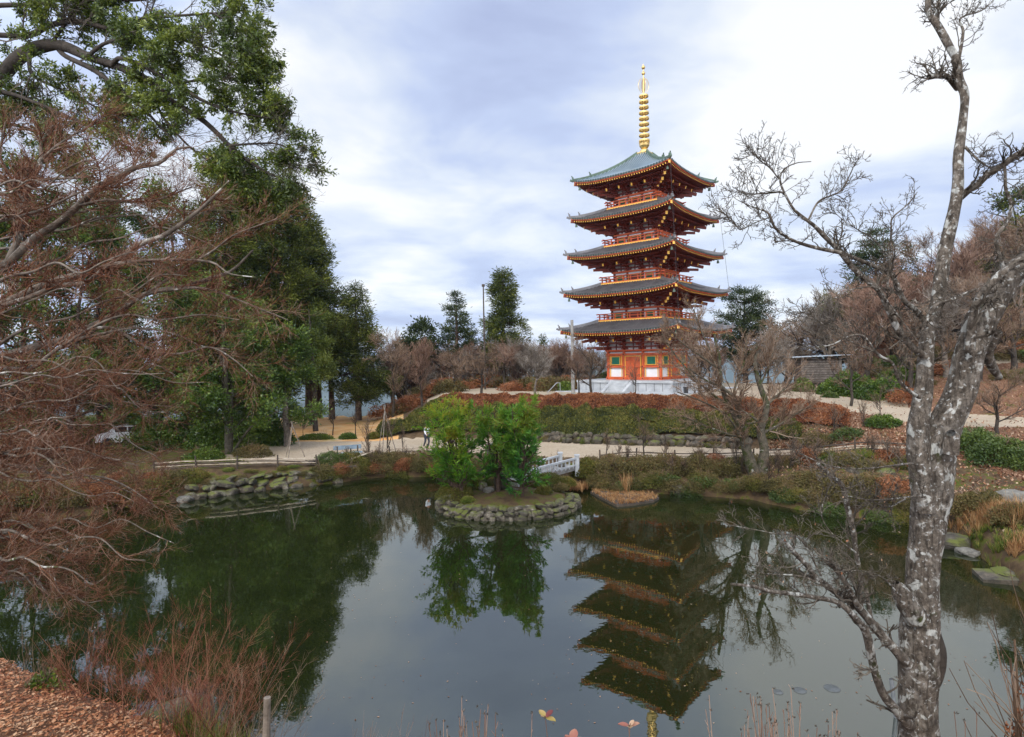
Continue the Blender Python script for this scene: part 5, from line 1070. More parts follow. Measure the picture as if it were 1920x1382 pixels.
for i in range(44):
    px_ = 1680+rg.uniform(-60, 330); D = rg.uniform(41, 62); s_ = rg.uniform(.6, 1.3); scrub(px_, D, (s_*1.4, s_, s_*.8), ['shrub_olive', 'hedge_brown', 'shrub_olive', 'camellia_leaf'][i % 4], 'scrub bush on the leafy hillside at the right', 'scrub on the right hillside', name='shrub')

for i in range(18):
    px_ = 1470+rg.uniform(0, 440); D = rg.uniform(42, 56) if px_ > 1600 else rg.uniform(57, 64); T('bare_tree', 'tree', ['bareB', 'bareD', 'bareE', 'bareC'][i % 4], px_, D, np.interp(px_, [1470, 1600, 1750, 1900], [610, 540, 500, 500])+rg.uniform(-20, 70), 'bare tree among the tangle on the right slope above the road', 7., i*1.9, rg.uniform(1.1, 1.6), 'tangled bare trees on the right slope')
for i in range(34):
    px_ = rg.uniform(1095, 1700) if i < 24 else rg.uniform(600, 900); D = qpt(px_, rg.uniform(.3, 1.2)); x, y, _ = at(px_, 700, D); e = place_tree('bare_scrub', 'shrub', 'sapB', (x, y, gnd(x, y)), 'leafless twiggy scrub on the pond bank', rg.uniform(0, 6), (rg.uniform(.5, .8),)*2+(rg.uniform(.28, .45),), 'leafless scrub on the pond banks')

for i in range(14):
    px_ = 345+i*20; scrub(px_, qpt(px_, rg.uniform(.15, .9)), (rg.uniform(.35, .6), .3, rg.uniform(.14, .28)), ['hedge_green', 'grass_green', 'shrub_olive'][i % 3], 'low mossy tuft growing between the boulders of the left shore wall', 'tufts on the left shore wall', name='moss_tuft', cat_='plant')
for i in range(22):
    px_ = 1000+i*19+rg.uniform(-8, 8); scrub(px_, qpt(px_, rg.uniform(3.1, 3.3)), (rg.uniform(.3, .6), .2, rg.uniform(.18, .4)), ['hedge_green', 'shrub_olive', 'grass_green'][i % 3], 'small weed clump at the foot of the low fieldstone wall', 'weeds along the fieldstone wall', name='weed_clump', cat_='plant')
rg2 = np.random.default_rng(6); n_ = 900; px_ = rg2.uniform(0, 1900, n_); py_ = 930+430*rg2.random(n_)**1.6; P_ = np.array([gz(a, b_, .008) for a, b_ in zip(px_, py_)]); k_ = (terr(P_[:, 0], P_[:, 1]) < -.05) & (near(P_[:, 0], P_[:, 1]) < -.05); P_ = P_[k_]
V, Q = leafq(rg2, P_, .05, .6, None, 1.); V = V.reshape(-1, 4, 3); V[:, :, 2] = .008+(V[:, :, 2]-V[:, :1, 2])*.05; o = build('floating_leaves', V, Q, M['litter_dull'], None, rnd=np.repeat(rg2.random(len(P_)), 4)); tag(o, 'tiny fallen leaves scattered over the pond surface', 'leaves', kind='stuff')
# ------------------------------------------------------------------ island conifers
def island_tree(px_, D, py0, ytop, w_, seed, lean, lab, leaf, leaf2, low=.22):
    rng = np.random.default_rng(seed); x, y, _ = at(px_, 900, D); z = .62; H = at(px_, ytop, D)[2]-z
    nst = 5; P0 = np.concatenate([base_poly(rng, H*rng.uniform(.8, 1), 8, .06, (rng.uniform(-.16, .16)+lean, rng.uniform(-.12, .12))) for _ in range(nst)]); P0[:, :2] *= np.array([.3, 1]).reshape(1, 2, 1)**0
    P0[:, :3, :2] *= .4; R0 = np.repeat((np.linspace(.085, .015, 8))[None], nst, 0)
    P1, R1 = grow(rng, P0, R0, 24, w_*.80, 1.15, 5, .14, .07, .5, low, 1., .4, .008)
    P2, R2 = grow(rng, P1, R1, 7, w_*.28, .8, 4, .15, .12, .6, .25, 1., .5, .005)
    c, T_, _ = ptson(rng, P2, 14*len(P2), .1, 1., .03)
    kp = fbm(c+seed, 2.7, 2, 2) > .415; c = c[kp]; T_ = T_[kp]; n = len(c); V, Q = leafq(rng, c, .22, .20, T_*1.2, .75, .25)
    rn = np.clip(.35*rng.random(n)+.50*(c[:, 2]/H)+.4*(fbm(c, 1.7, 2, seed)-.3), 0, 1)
    e = empty('young_cedar', (x, y, z), 0, lab, 'tree', 'bright green young cedars on the island'); V0, Q0, r0 = tubes_rnd(rng, [(P0, R0, 7), (P1, R1, 4)])
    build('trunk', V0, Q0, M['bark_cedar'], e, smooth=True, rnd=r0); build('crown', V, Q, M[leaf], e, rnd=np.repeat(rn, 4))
island_tree(866, 27.6, 935, 762, 2.0, 71, -.10, 'leftmost and widest young cedar with yellowing top on the island', 'bright_needle', None, .06)
island_tree(934, 28.2, 935, 757, 1.4, 72, .0, 'middle young cedar beside the dark hollow on the island', 'deep_needle', None, .22)
island_tree(978, 27.4, 942, 764, 1.55, 73, .05, 'rightmost young cedar at the front of the island', 'deep_needle', None, .04)
# ------------------------------------------------------------------ traced trees
def trace(pts, D0, D1=None, n=None):
    D1 = D0 if D1 is None else D1; a = crom(pts, 5); t = np.linspace(0, 1, len(a)); P = np.array([at(p[0], p[1], D0+(D1-D0)*s) for p, s in zip(a, t)]); R = np.maximum(a[:, 2], .6)/2*(D0+(D1-D0)*t)/F
    n = n or max(8, len(a)); return resamp(P, R, n)
def lumpy(P, R, k, rng, amt=.1):
    V, Q = tubes(P[None], R[None], k); N = len(P); c = np.repeat(P, k, 0); d = V-c; s = 1+amt*2*(fbm(V, 5, 3, 3)-.5)+amt*(fbm(V, 1.5, 2, 5)-.5)*2; return c+d*s[:, None], Q
def traced_tree(name, lab, limbs, seed, bark, twig, levels, main=1, loc=None, tn=8, extra=None):
    """limbs: list of (pts, D0, D1); levels: grow settings on the thin ones"""
    rng = np.random.default_rng(seed); tr_ = [trace(p, a, b_) for p, a, b_ in limbs]
    loc = tr_[0][0][0].copy() if loc is None else np.array(loc)
    e = empty(name, tuple(loc), 0, lab, 'tree')
    V, Q = merge([lumpy(P, R, 14 if i < main else 8, rng, .12 if i < main else .06) for i, (P, R) in enumerate(tr_)]); build('trunk', V-loc, Q, M[bark], e, smooth=True)
    PP = []; RR = []
    for P, R in tr_[main:]:
        p, r = resamp(P, R, tn*2); 
        PP += [p[:tn+1], p[tn-1:]]; RR += [r[:tn+1], r[tn-1:]]
    PP = np.array(PP); RR = np.array(RR); sets = []; cur = [(PP, RR)]
    for lv in levels:
        lv = dict(lv); k = lv.pop('k', 3); keep = lv.pop('keep', False); P_, R_ = cur[-1]; nP, nR = grow(rng, P_, R_, **lv); sets.append((nP, nR, k)); cur.append((nP, nR))
    V, Q, r = tubes_rnd(rng, sets); build('twigs', V-loc, Q, M[twig], e, rnd=r)
    return e, cur, loc
# forked lichen covered tree in the right foreground
FT = [([(1722, 1500, 92), (1722, 1382, 74), (1722, 1300, 72), (1724, 1210, 72), (1727, 1140, 66), (1730, 1060, 60), (1738, 1000, 64), (1746, 930, 70), (1752, 880, 72), (1757, 840, 68), (1775, 790, 58), (1800, 740, 52), (1810, 700, 50), (1820, 655, 52), (1840, 600, 56), (1870, 550, 52), (1905, 510, 50), (1960, 470, 50), (2030, 400, 44)], 6.6, 6.6),
 ([(1735, 960, 40), (1728, 900, 42), (1722, 850, 42), (1722, 800, 38), (1727, 760, 34), (1733, 716, 31), (1736, 658, 28), (1742, 620, 26), (1753, 585, 24), (1762, 540, 26), (1768, 490, 26), (1778, 440, 24), (1790, 390, 22), (1796, 350, 21), (1797, 293, 19), (1805, 228, 17), (1809, 179, 16), (1797, 148, 17), (1794, 114, 14), (1782, 91, 13), (1768, 65, 13), (1756, 45, 13), (1742, 26, 11), (1740, 0, 10), (1742, -60, 8)], 6.5, 6.9),
 ([(1720, 1160, 44), (1700, 1130, 40), (1686, 1105, 30), (1680, 1092, 12)], 6.45, 6.4), ([(1782, 850, 30), (1785, 820, 26), (1783, 812, 16)], 6.35, 6.3),
 ([(1868, 620, 22), (1852, 660, 19), (1862, 690, 17), (1874, 708, 12)], 6.9, 7.3),
 ([(1818, 655, 20), (1822, 620, 18), (1826, 590, 17), (1836, 558, 16), (1873, 516, 15), (1920, 480, 13), (1980, 430, 10)], 6.4, 6.1),
  ([(1797, 165, 14), (1775, 143, 10), (1757, 143, 9), (1741, 143, 8)], 6.9, 6.6), ([(1756, 45, 10), (1758, 20, 8), (1760, 2, 7)], 6.9, 7.0),
 ([(1797, 110, 7), (1801, 94, 6), (1806, 58, 5), (1800, 34, 3), (1840, 20, 2.5), (1868, -5, 2)], 6.9, 7.2),
 ([(1800, 370, 15), (1818, 355, 13), (1834, 345, 12), (1855, 325, 12), (1880, 310, 12), (1902, 293, 12), (1925, 280, 12), (1990, 230, 10)], 6.8, 6.3),
 ([(1809, 275, 6), (1834, 300, 4), (1856, 314, 3), (1880, 312, 2)], 6.8, 6.5), ([(1884, 312, 5), (1886, 356, 6), (1896, 382, 7), (1889, 415, 7), (1868, 448, 7), (1878, 490, 7), (1884, 520, 7)], 6.4, 6.5),
 ([(1735, 670, 15), (1710, 650, 13), (1684, 620, 13), (1668, 584, 13), (1648, 545, 12), (1626, 526, 11), (1600, 503, 11), (1577, 474, 11), (1560, 457, 9), (1541, 438, 9), (1525, 422, 7), (1495, 399, 6), (1482, 383, 5), (1463, 342, 4), (1469, 319, 3), (1492, 306, 2), (1521, 303, 1.5)], 6.5, 5.9),
 ([(1738, 610, 12), (1720, 584, 10), (1694, 562, 10), (1674, 519, 9), (1642, 500, 8), (1593, 480, 7), (1573, 467, 6)], 6.6, 6.2),
 ([(1577, 474, 8), (1528, 464, 7), (1495, 454, 6), (1469, 441, 5), (1450, 422, 5), (1440, 399, 4), (1410, 388, 2), (1385, 376, 1.5)], 6.1, 5.6),
 ([(1442, 408, 2.5), (1415, 418, 2), (1388, 431, 2), (1378, 418, 1.5), (1360, 402, 1.5), (1336, 392, 1.2)], 5.8, 5.5), ([(1516, 412, 4), (1534, 379, 4), (1560, 366, 3), (1577, 357, 3), (1593, 329, 2.5), (1603, 306, 1.5)], 6.0, 5.8),
 ([(1470, 365, 3), (1463, 360, 4), (1430, 363, 3), (1398, 363, 2), (1373, 350, 1.5)], 5.9, 5.6), ([(1460, 335, 2.5), (1443, 314, 3), (1424, 300, 2), (1412, 280, 1.5)], 5.9, 5.8),
 ([(1664, 540, 5), (1665, 519, 4), (1668, 480, 4), (1671, 431, 3), (1673, 409, 3), (1700, 385, 2), (1720, 360, 1.5)], 6.3, 6.1), ([(1665, 480, 3), (1640, 450, 2.5), (1610, 432, 2), (1580, 412, 1.5), (1562, 395, 1.2)], 6.3, 6.0),
 ([(1725, 745, 8), (1710, 737, 7), (1687, 715, 7), (1674, 682, 6), (1652, 669, 6), (1639, 656, 5), (1619, 630, 4), (1593, 630, 3), (1560, 646, 2.5), (1521, 653, 2)], 6.3, 5.7), ([(1648, 664, 3), (1600, 642, 2.5), (1560, 622, 2), (1520, 590, 1.5), (1490, 586, 1.2)], 6.1, 5.7),
 ([(1830, 542, 6), (1790, 560, 6), (1756, 571, 7), (1738, 600, 7), (1720, 632, 7)], 6.3, 6.3), ([(1720, 640, 3), (1660, 560, 3), (1640, 538, 3), (1590, 545, 2.5), (1560, 562, 2), (1500, 588, 1.5), (1475, 590, 1)], 6.2, 5.7),
 ([(1700, 1245, 24), (1682, 1222, 19), (1649, 1186, 18), (1614, 1144, 16), (1586, 1123, 15), (1551, 1099, 13), (1527, 1081, 12), (1513, 1060, 10), (1492, 1039, 9), (1472, 1016, 7)], 6.4, 5.8),
 ([(1705, 1362, 26), (1687, 1339, 20), (1656, 1301, 17), (1638, 1249, 16), (1624, 1186, 17), (1603, 1158, 13), (1572, 1130, 11), (1527, 1120, 9), (1492, 1114, 8), (1446, 1109, 8), (1415, 1100, 7), (1371, 1095, 5)], 6.4, 5.5),
 ([(1612, 1140, 13), (1603, 1127, 12), (1589, 1099, 11), (1565, 1064, 10), (1549, 1050, 10)], 6.1, 5.9), ([(1633, 1160, 8), (1622, 1100, 9), (1612, 1070, 9), (1604, 1030, 9), (1600, 996, 11), (1588, 947, 11), (1580, 912, 10), (1554, 889, 8), (1533, 868, 6)], 6.3, 6.1),
 ([(1735, 932, 5), (1713, 931, 4), (1669, 936, 3), (1626, 937, 2.5), (1590, 930, 2)], 6.3, 5.8), ([(1720, 870, 5), (1697, 870, 4), (1632, 878, 3), (1582, 878, 3), (1542, 869, 2), (1500, 850, 1.5)], 6.3, 5.7), ([(1698, 935, 3), (1665, 950, 3), (1630, 938, 2)], 6.2, 6.),
 ([(1690, 1120, 4), (1650, 1080, 3), (1600, 1070, 2), (1560, 1090, 1.5)], 6.3, 6.), ([(1550, 1100, 4), (1500, 1080, 3), (1430, 1075, 2), (1400, 1060, 1.5)], 6., 5.7), ([(1540, 1080, 4), (1500, 1010, 3), (1450, 1000, 2), (1400, 990, 1.5), (1370, 985, 1)], 6., 5.7), ([(1610, 1040, 3), (1560, 1000, 2), (1540, 960, 2), (1560, 900, 1.5)], 6.1, 5.9)]
base = at(1722, 1500, 6.6)
FT = [([(a, c_, w_*.93) for a, c_, w_ in p], d0, d1) for p, d0, d1 in FT]
e, cur, loc = traced_tree('lichen_tree', 'large bare forked tree with grey lichen patches in the right foreground', FT, 81, 'bark_lichen', 'twig_dark',
  [dict(m=9, L=.36, ang=.85, n=6, wig=.28, up=.12, rr=.35, t0=.05, t1=1., taper=.45, rmin=.0035, k=4), dict(m=5, L=.17, ang=.75, n=4, wig=.3, up=.08, rr=.75, t0=.2, t1=1., taper=.6, rmin=.0028), dict(m=3, L=.05, ang=.8, n=3, wig=.25, up=.05, rr=.8, t0=.3, t1=1., taper=.8, rmin=.0024)], main=5)
# dark slit and lobe low on the right flank, roots to the ground
rng = np.random.default_rng(4); P, R = trace([(1752, 1130, 6), (1756, 1180, 12), (1762, 1220, 22), (1760, 1262, 20), (1754, 1300, 8), (1752, 1340, 6)], 6.5, 6.5); V, Q = lumpy(P, R, 8, rng, .15); build('dead_wood', V-loc, Q, M['bark_dark'], e, smooth=True)
P, R = trace([(1722, 1500, 92), (1722, 1640, 120), (1722, 1740, 160)], 6.6, 6.6); V, Q = lumpy(P, R, 14, rng, .1); build('root_flare', V-loc, Q, M['bark_lichen'], e, smooth=True)
# a few rusty leaves left on it
c, T_, _ = ptson(rng, cur[-2][0], 260, .5, 1, .01); k = c[:, 2] < at(0, 880, 6)[2]; V, Q = leafq(rng, c[k], .028, .6, np.array([0, 0, -.6]), .8); build('dry_leaves', V-loc, Q, M['litter_dull'], e, rnd=np.repeat(rng.random(k.sum()), 4))['kind'] = 'stuff'
# thin red bare shrub under it (near twigs over the water)
# mossy cherry on the far bank
CH = [([(1424, 945, 30), (1422, 924, 26), (1416, 892, 22), (1404, 858, 18), (1397, 832, 16), (1391, 803, 14), (1371, 769, 10), (1362, 752, 9), (1351, 712, 8), (1348, 672, 6), (1339, 626, 4)], 30.2, 30), ([(1426, 940, 28), (1427, 906, 24), (1430, 872, 19), (1433, 843, 16), (1426, 806, 14), (1434, 780, 12), (1437, 757, 10), (1425, 723, 9), (1416, 686, 7), (1419, 650, 4)], 30.2, 30.4),
 ([(1391, 800, 8), (1385, 775, 7), (1373, 743, 6), (1355, 728, 5), (1322, 712, 3), (1290, 690, 2)], 30, 29.5), ([(1437, 760, 6), (1450, 748, 5), (1465, 735, 4), (1482, 715, 3), (1490, 690, 2)], 30.4, 31), ([(1430, 812, 6), (1459, 798, 4.5), (1494, 775, 3.5), (1520, 760, 2)], 30.3, 30), ([(1393, 822, 4), (1359, 812, 3), (1322, 798, 2.5), (1280, 780, 2)], 30, 29.3), ([(1366, 760, 5), (1330, 735, 4), (1295, 700, 3), (1262, 660, 2.5), (1240, 625, 2)], 30, 29.6), ([(1351, 712, 5), (1335, 665, 4), (1315, 620, 3), (1300, 580, 2)], 30, 30.5), ([(1370, 765, 5), (1380, 720, 4), (1395, 680, 3), (1400, 630, 2)], 30, 31), ([(1425, 723, 4), (1440, 690, 3), (1452, 650, 2), (1460, 620, 1.5)], 30.3, 31), ([(1400, 850, 5), (1378, 800, 4), (1350, 770, 3), (1310, 750, 2.5), (1270, 735, 2)], 30.1, 29), ([(1400, 795, 3), (1420, 790, 4), (1400, 775, 3), (1388, 768, 2)], 30, 29.8), ([(1345, 690, 4), (1310, 665, 3), (1275, 640, 2), (1250, 610, 1.5)], 30, 29.4)]
CH = [([(a, c_, w_*1.05) for a, c_, w_ in p], d0, d1) for p, d0, d1 in CH]
traced_tree('cherry_tree', 'old bare cherry with mossy twin trunks leaning over the far bank right of the islet', CH, 82, 'bark_moss', 'twig_brown',
  [dict(m=12, L=1.6, ang=.7, n=5, wig=.16, up=.06, rr=.45, t0=.1, t1=1., taper=.4, rmin=.010, k=4), dict(m=8, L=.55, ang=.6, n=4, wig=.16, up=.05, rr=.7, t0=.1, t1=1., taper=.5, rmin=.008), dict(m=5, L=.3, ang=.6, n=3, wig=.15, up=.05, rr=.8, t0=.2, t1=1., taper=.7, rmin=.006)], main=2, tn=5)
# left maple
MP = [([(-420, 1500, 60), (-410, 1200, 50), (-380, 1000, 46), (-300, 850, 42), (-180, 760, 34), (-60, 700, 26), (0, 672, 17), (36, 659, 15), (73, 648, 14), (120, 637, 13), (164, 615, 12), (219, 590, 11), (255, 560, 10), (292, 546, 10), (346, 538, 9), (401, 520, 7), (437, 506, 5), (474, 469, 3)], 10.5, 9.6),
 ([(-300, 860, 40), (-180, 700, 26), (-60, 520, 20), (10, 495, 15), (29, 481, 14), (66, 445, 13), (109, 419, 13), (146, 386, 12), (182, 354, 11), (219, 335, 9), (255, 314, 9), (299, 306, 7), (328, 281, 5), (357, 275, 3)], 10.4, 9.8),
 ([(-180, 700, 26), (-80, 600, 18), (0, 571, 14), (73, 538, 13), (128, 520, 13), (190, 506, 13), (233, 480, 12), (262, 458, 11), (310, 440, 9), (357, 407, 7), (383, 386, 6), (401, 368, 5), (430, 339, 3)], 10.3, 9.4),
 ([(10, 500, 10), (22, 474, 11), (40, 430, 10), (47, 365, 9), (77, 303, 8), (77, 270, 6), (100, 235, 3)], 10.2, 10.5), ([(0, 575, 8), (60, 555, 9), (110, 535, 9), (160, 530, 8), (200, 500, 7), (233, 492, 6), (310, 487, 5), (394, 491, 4), (430, 513, 2.5), (480, 520, 2)], 9.8, 9.0),
 ([(164, 617, 5), (211, 615, 6), (255, 640, 5), (302, 662, 5), (346, 662, 4), (394, 651, 3), (437, 673, 2.5), (474, 706, 1.5)], 9.8, 8.8), ([(110, 642, 7), (139, 637, 7), (190, 626, 5), (255, 615, 4), (328, 626, 3), (375, 648, 2), (430, 655, 1.5)], 9.9, 9.),
 ([(0, 690, 8), (60, 690, 8), (100, 660, 7), (180, 610, 5), (240, 590, 4), (300, 600, 3), (380, 590, 2.5), (450, 600, 1.5)], 9.7, 9.), ([(220, 585, 6), (290, 540, 6), (350, 500, 5), (400, 470, 4), (440, 440, 2.5), (520, 410, 1.5)], 9.6, 9.2),
 ([(300, 545, 6), (380, 540, 5), (440, 560, 4), (490, 580, 3), (540, 600, 1.5)], 9.5, 9.), ([(77, 300, 5), (110, 270, 4), (160, 240, 3), (200, 215, 1.5)], 10.3, 10.6), ([(46, 380, 6), (20, 330, 5), (0, 290, 4), (10, 230, 2.5)], 10.3, 10.6), ([(150, 385, 5), (200, 375, 5), (260, 380, 4), (310, 370, 3), (360, 350, 2)], 10, 9.6),
 ([(-40, 370, 9), (20, 360, 8), (60, 340, 6), (110, 335, 5), (170, 330, 3), (230, 300, 2)], 10.5, 10), ([(-30, 420, 8), (60, 400, 6), (130, 370, 4), (190, 340, 2.5)], 9.9, 9.6)]
rg = np.random.default_rng(12)
for i in range(40):                            # low arching sprays fanning right over the water
    y0 = rg.uniform(690, 1085) if i < 30 else rg.uniform(330, 720); L_ = rg.uniform(260, 480) if i >= 30 else rg.uniform(150, 360) if y0 < 1000 else rg.uniform(120, 240); rise = rg.uniform(-.55, .12) if y0 < 960 else rg.uniform(-.12, .25); arch = rg.uniform(.02, .22); w0 = rg.uniform(3, 6.5); Dq = rg.uniform(8.2, 10.8)
    pts = [(-160, y0+120*max(0, -rise)+20, w0*1.5)]+[(-20+L_*s, y0+L_*rise*s*(1-.25*s)+L_*arch*(s**2)*1.2+rg.normal()*13*min(1, s*3), w0*(1-.8*s)+.5) for s in np.linspace(0, 1, 8)]
    MP.append((pts, Dq+.6, Dq-.4))
b0 = at(-420, 1500, 10.5)
e, cur, loc = traced_tree('maple_tree', 'big bare maple with grey limbs and fine red twigs overhanging the pond from the left', MP, 83, 'bark_maple', 'twig_red',
  [dict(m=10, L=.85, ang=.6, n=6, wig=.2, up=.03, rr=.42, t0=.15, t1=1., taper=.4, rmin=.0042, k=4, bias=(.2, -.1, .05)), dict(m=8, L=.42, ang=.6, n=4, wig=.22, up=.03, rr=.7, t0=.1, t1=1., taper=.5, rmin=.0025), dict(m=5, L=.22, ang=.6, n=3, wig=.2, up=.03, rr=.8, t0=.2, t1=1., taper=.7, rmin=.0019)], main=1, tn=6)
# evergreen oak overhead at the upper left
OK_ = [([(-420, 1100, 60), (-400, 800, 52), (-330, 500, 46), (-220, 320, 40), (-100, 210, 32), (-30, 165, 26), (0, 146, 24), (29, 113, 24), (55, 95, 22), (95, 84, 20), (124, 88, 19), (164, 106, 16), (219, 124, 14), (262, 142, 13), (292, 160, 12), (321, 190, 11), (365, 215, 10), (394, 237, 9), (430, 273, 8), (467, 303, 6), (510, 328, 4), (560, 345, 2.5)], 17.5, 15.),
 ([(110, 92, 10), (124, 106, 9), (175, 131, 9), (219, 164, 7), (262, 197, 6), (310, 248, 4), (330, 268, 2.5)], 16.5, 15.), ([(210, 122, 9), (226, 109, 8), (277, 128, 8), (328, 157, 7), (383, 190, 6), (440, 210, 4), (510, 222, 2.5)], 16., 14.8),
 ([(-120, 120, 16), (-40, 66, 11), (0, 66, 10), (55, 66, 10), (95, 47, 10), (146, 40, 9), (219, 55, 8), (273, 36, 7), (328, 30, 5), (400, 25, 3.5), (450, 20, 2)], 17., 15.5), ([(-200, 60, 14), (-40, 15, 10), (60, 8, 8), (150, -5, 7), (260, 0, 6), (360, -20, 4), (420, -10, 2)], 17, 16.), ([(-90, 175, 10), (0, 172, 8), (60, 190, 6), (120, 215, 5), (190, 250, 3), (240, 275, 2)], 16.5, 15.5),
 ([(-200, -40, 14), (0, -60, 10), (150, -70, 8), (300, -60, 6), (430, -50, 3)], 17.5, 16.5), ([(400, 25, 4), (430, 45, 3), (455, 80, 2)], 15.5, 15.2), ([(273, 36, 5), (330, 70, 5), (390, 90, 4), (440, 120, 3), (475, 150, 2)], 15.8, 15.), ([(328, 157, 5), (390, 150, 4), (440, 165, 3), (490, 190, 2)], 15.6, 15), ([(430, 273, 4), (470, 270, 4), (520, 270, 3), (560, 290, 2)], 15.2, 14.9), ([(467, 300, 4), (520, 300, 3), (570, 320, 2)], 15.1, 14.8), ([(430, 275, 4), (450, 330, 3), (480, 370, 2)], 15.2, 15.2), ([(164, 106, 7), (200, 80, 6), (260, 75, 5), (340, 100, 4), (400, 125, 2)], 16., 15.4), ([(292, 160, 6), (300, 210, 5), (350, 270, 4), (400, 310, 3), (430, 340, 2)], 15.6, 15.5), ([(55, 97, 8), (60, 140, 6), (110, 165, 5), (160, 190, 4), (230, 230, 3)], 16.4, 16.), ([(95, 84, 7), (140, 20, 5), (180, -20, 4)], 16.4, 16.3), ([(-100, 215, 12), (-30, 230, 8), (30, 235, 6), (90, 260, 4), (130, 290, 2)], 17, 16)]
e, cur, loc = traced_tree('evergreen_oak', 'large evergreen oak spreading dark leafy boughs across the upper left sky', OK_, 84, 'bark_dark', 'twig_dark',
  [dict(m=10, L=1.25, ang=.75, n=5, wig=.2, up=.02, rr=.4, t0=.1, t1=1., taper=.4, rmin=.008, k=4, bias=(.15, 0, 0)), dict(m=7, L=.55, ang=.7, n=4, wig=.2, up=.02, rr=.7, t0=.15, t1=1., taper=.5, rmin=.005), dict(m=2, L=.3, ang=.6, n=3, wig=.2, up=.03, rr=.8, t0=.4, t1=1., taper=.7, rmin=.004)], main=1, tn=6)
rng = np.random.default_rng(9); kp = fbm(cur[3][0][:, 0]+40, .95, 2, 6) > .455; cur[3] = (cur[3][0][kp], cur[3][1][kp]); c, T_, ix = ptson(rng, np.concatenate([cur[3][0]]), 28*len(cur[3][0]), .1, 1., .05); V, Q = leafq(rng, c, .105, .36, T_*.7+np.array([0, 0, -.15]), .8); tr1 = rng.random(len(cur[3][0]))[ix]
build('leaves', V-loc, Q, M['oak_leaf'], e, rnd=np.repeat(np.clip(.5*tr1+.5*rng.random(len(c)), 0, 1), 4)); print('oak leaves', len(c))
# ------------------------------------------------------------------ grasses, twigs and foreground plants
def blades(rng, base, h, n, spread=.5, w_=.012, lean=(0, 0)):
    idx = rng.integers(0, len(base), n); b0 = base[idx]; a = rng.uniform(0, 2*PI, n); s = spread*rng.uniform(.2, 1, n); hh = h*rng.uniform(.45, 1.1, n)
    d = np.stack([np.cos(a)*s+lean[0], np.sin(a)*s+lean[1], np.ones(n)], 1); t = np.linspace(0, 1, 4)[None, :, None]
    P = b0[:, None]+d[:, None]*t*hh[:, None, None]; P[:, :, 2] -= (t[..., 0]**2.2)*hh[:, None]*np.minimum(.6, s[:, None]*.6)
    sd = np.stack([-np.sin(a), np.cos(a), 0*a], 1)[:, None]*w_*np.array([1, .8, .5, .08])[None, :, None]
    V = np.stack([P-sd, P+sd], 2).reshape(-1, 3); i = np.arange(n)[:, None]*8+np.arange(3)[None]*2; Q = np.stack([i, i+1, i+3, i+2], -1).reshape(-1, 4)
    return V, Q, np.repeat(rng.random(n), 8)
def tuft(px_, D, r_, h, n, lab, mat='dry_grass', w_=.012, spread=.7, z=None, seed=0, name='grass_tuft', cat_='grass tuft', kind=None):
    x, y, _ = at(px_, 700, D); rng = np.random.default_rng(int(px_)+seed); k = 40; o = rng.normal(size=(k, 3))*[r_*.45, r_*.4, 0]; zz = np.array([gnd(x+a, y+c) if z is None else z for a, c, _ in o]); base = np.stack([x+o[:, 0], y+o[:, 1], zz], 1)
    V, Q, r = blades(rng, base, h, n, spread, w_); l0 = np.array([x, y, zz.mean()]); ob = build(name, V-l0, Q, M[mat], None, rnd=r, loc=tuple(l0)); tag(ob, lab, cat_, kind=kind); return ob
# dry grass islet
pts = [gz(*p, 0) for p in ((1107, 925), (1130, 938), (1156, 951), (1190, 948), (1226, 942), (1236, 936), (1215, 926), (1180, 917), (1135, 914))]
b = MB(); n = len(pts); c = np.mean(pts, 0); V = [(p[0]-c[0], p[1]-c[1], -.3) for p in pts]+[(p[0]-c[0], p[1]-c[1], .1) for p in pts]+[(0, 0, .16)]; b.add(V, [[i, (i+1) % n, n+(i+1) % n, n+i] for i in range(n)], [[n+i, n+(i+1) % n, 2*n] for i in range(n)])
isl = b.make('grass_islet', M['wood_dark'], None, loc=(c[0], c[1], 0)); tag(isl, 'small low islet edged with dark boards right of the stone walled island', 'islet')
rng = np.random.default_rng(2); w2 = rng.dirichlet(np.ones(n), 500)**1; base = w2@np.array(pts); base = c+(base-c)*rng.uniform(1., 2.6, (500, 1)); base[:, 2] = .12; from_c = base-c; k = np.abs(from_c[:, 0]) < 1.7; base = base[k]
import itertools
def inside(p, poly):
    r = False; j = len(poly)-1
    for i in range(len(poly)):
        if (poly[i][1] > p[1]) != (poly[j][1] > p[1]) and p[0] < (poly[j][0]-poly[i][0])*(p[1]-poly[i][1])/(poly[j][1]-poly[i][1])+poly[i][0]: r = not r
        j = i
    return r
base = np.array([[x, y, .1] for x, y in zip(rng.uniform(min(p[0] for p in pts), max(p[0] for p in pts), 900), rng.uniform(min(p[1] for p in pts), max(p[1] for p in pts), 900)) if inside((x, y), pts)])
V, Q, r = blades(rng, base, .22, 7000, 1.0, .010); o = build('dry_grass', V, Q, M['dry_grass'], None, rnd=r); tag(o, 'matted straw coloured grass covering the small islet', 'grass', kind='stuff')
tuft(1172, 30.8, .35, 1.15, 120, 'tall dry reeds standing at the back of the grass islet', w_=.014, z=.1, spread=.45)
tuft(1080, 31.2, .6, .6, 700, 'dry orange grass in the corner between island and bank', z=.1); tuft(1060, 31.8, .5, .5, 500, 'dry grass tuft at the right tip of the island', z=.2, seed=3)
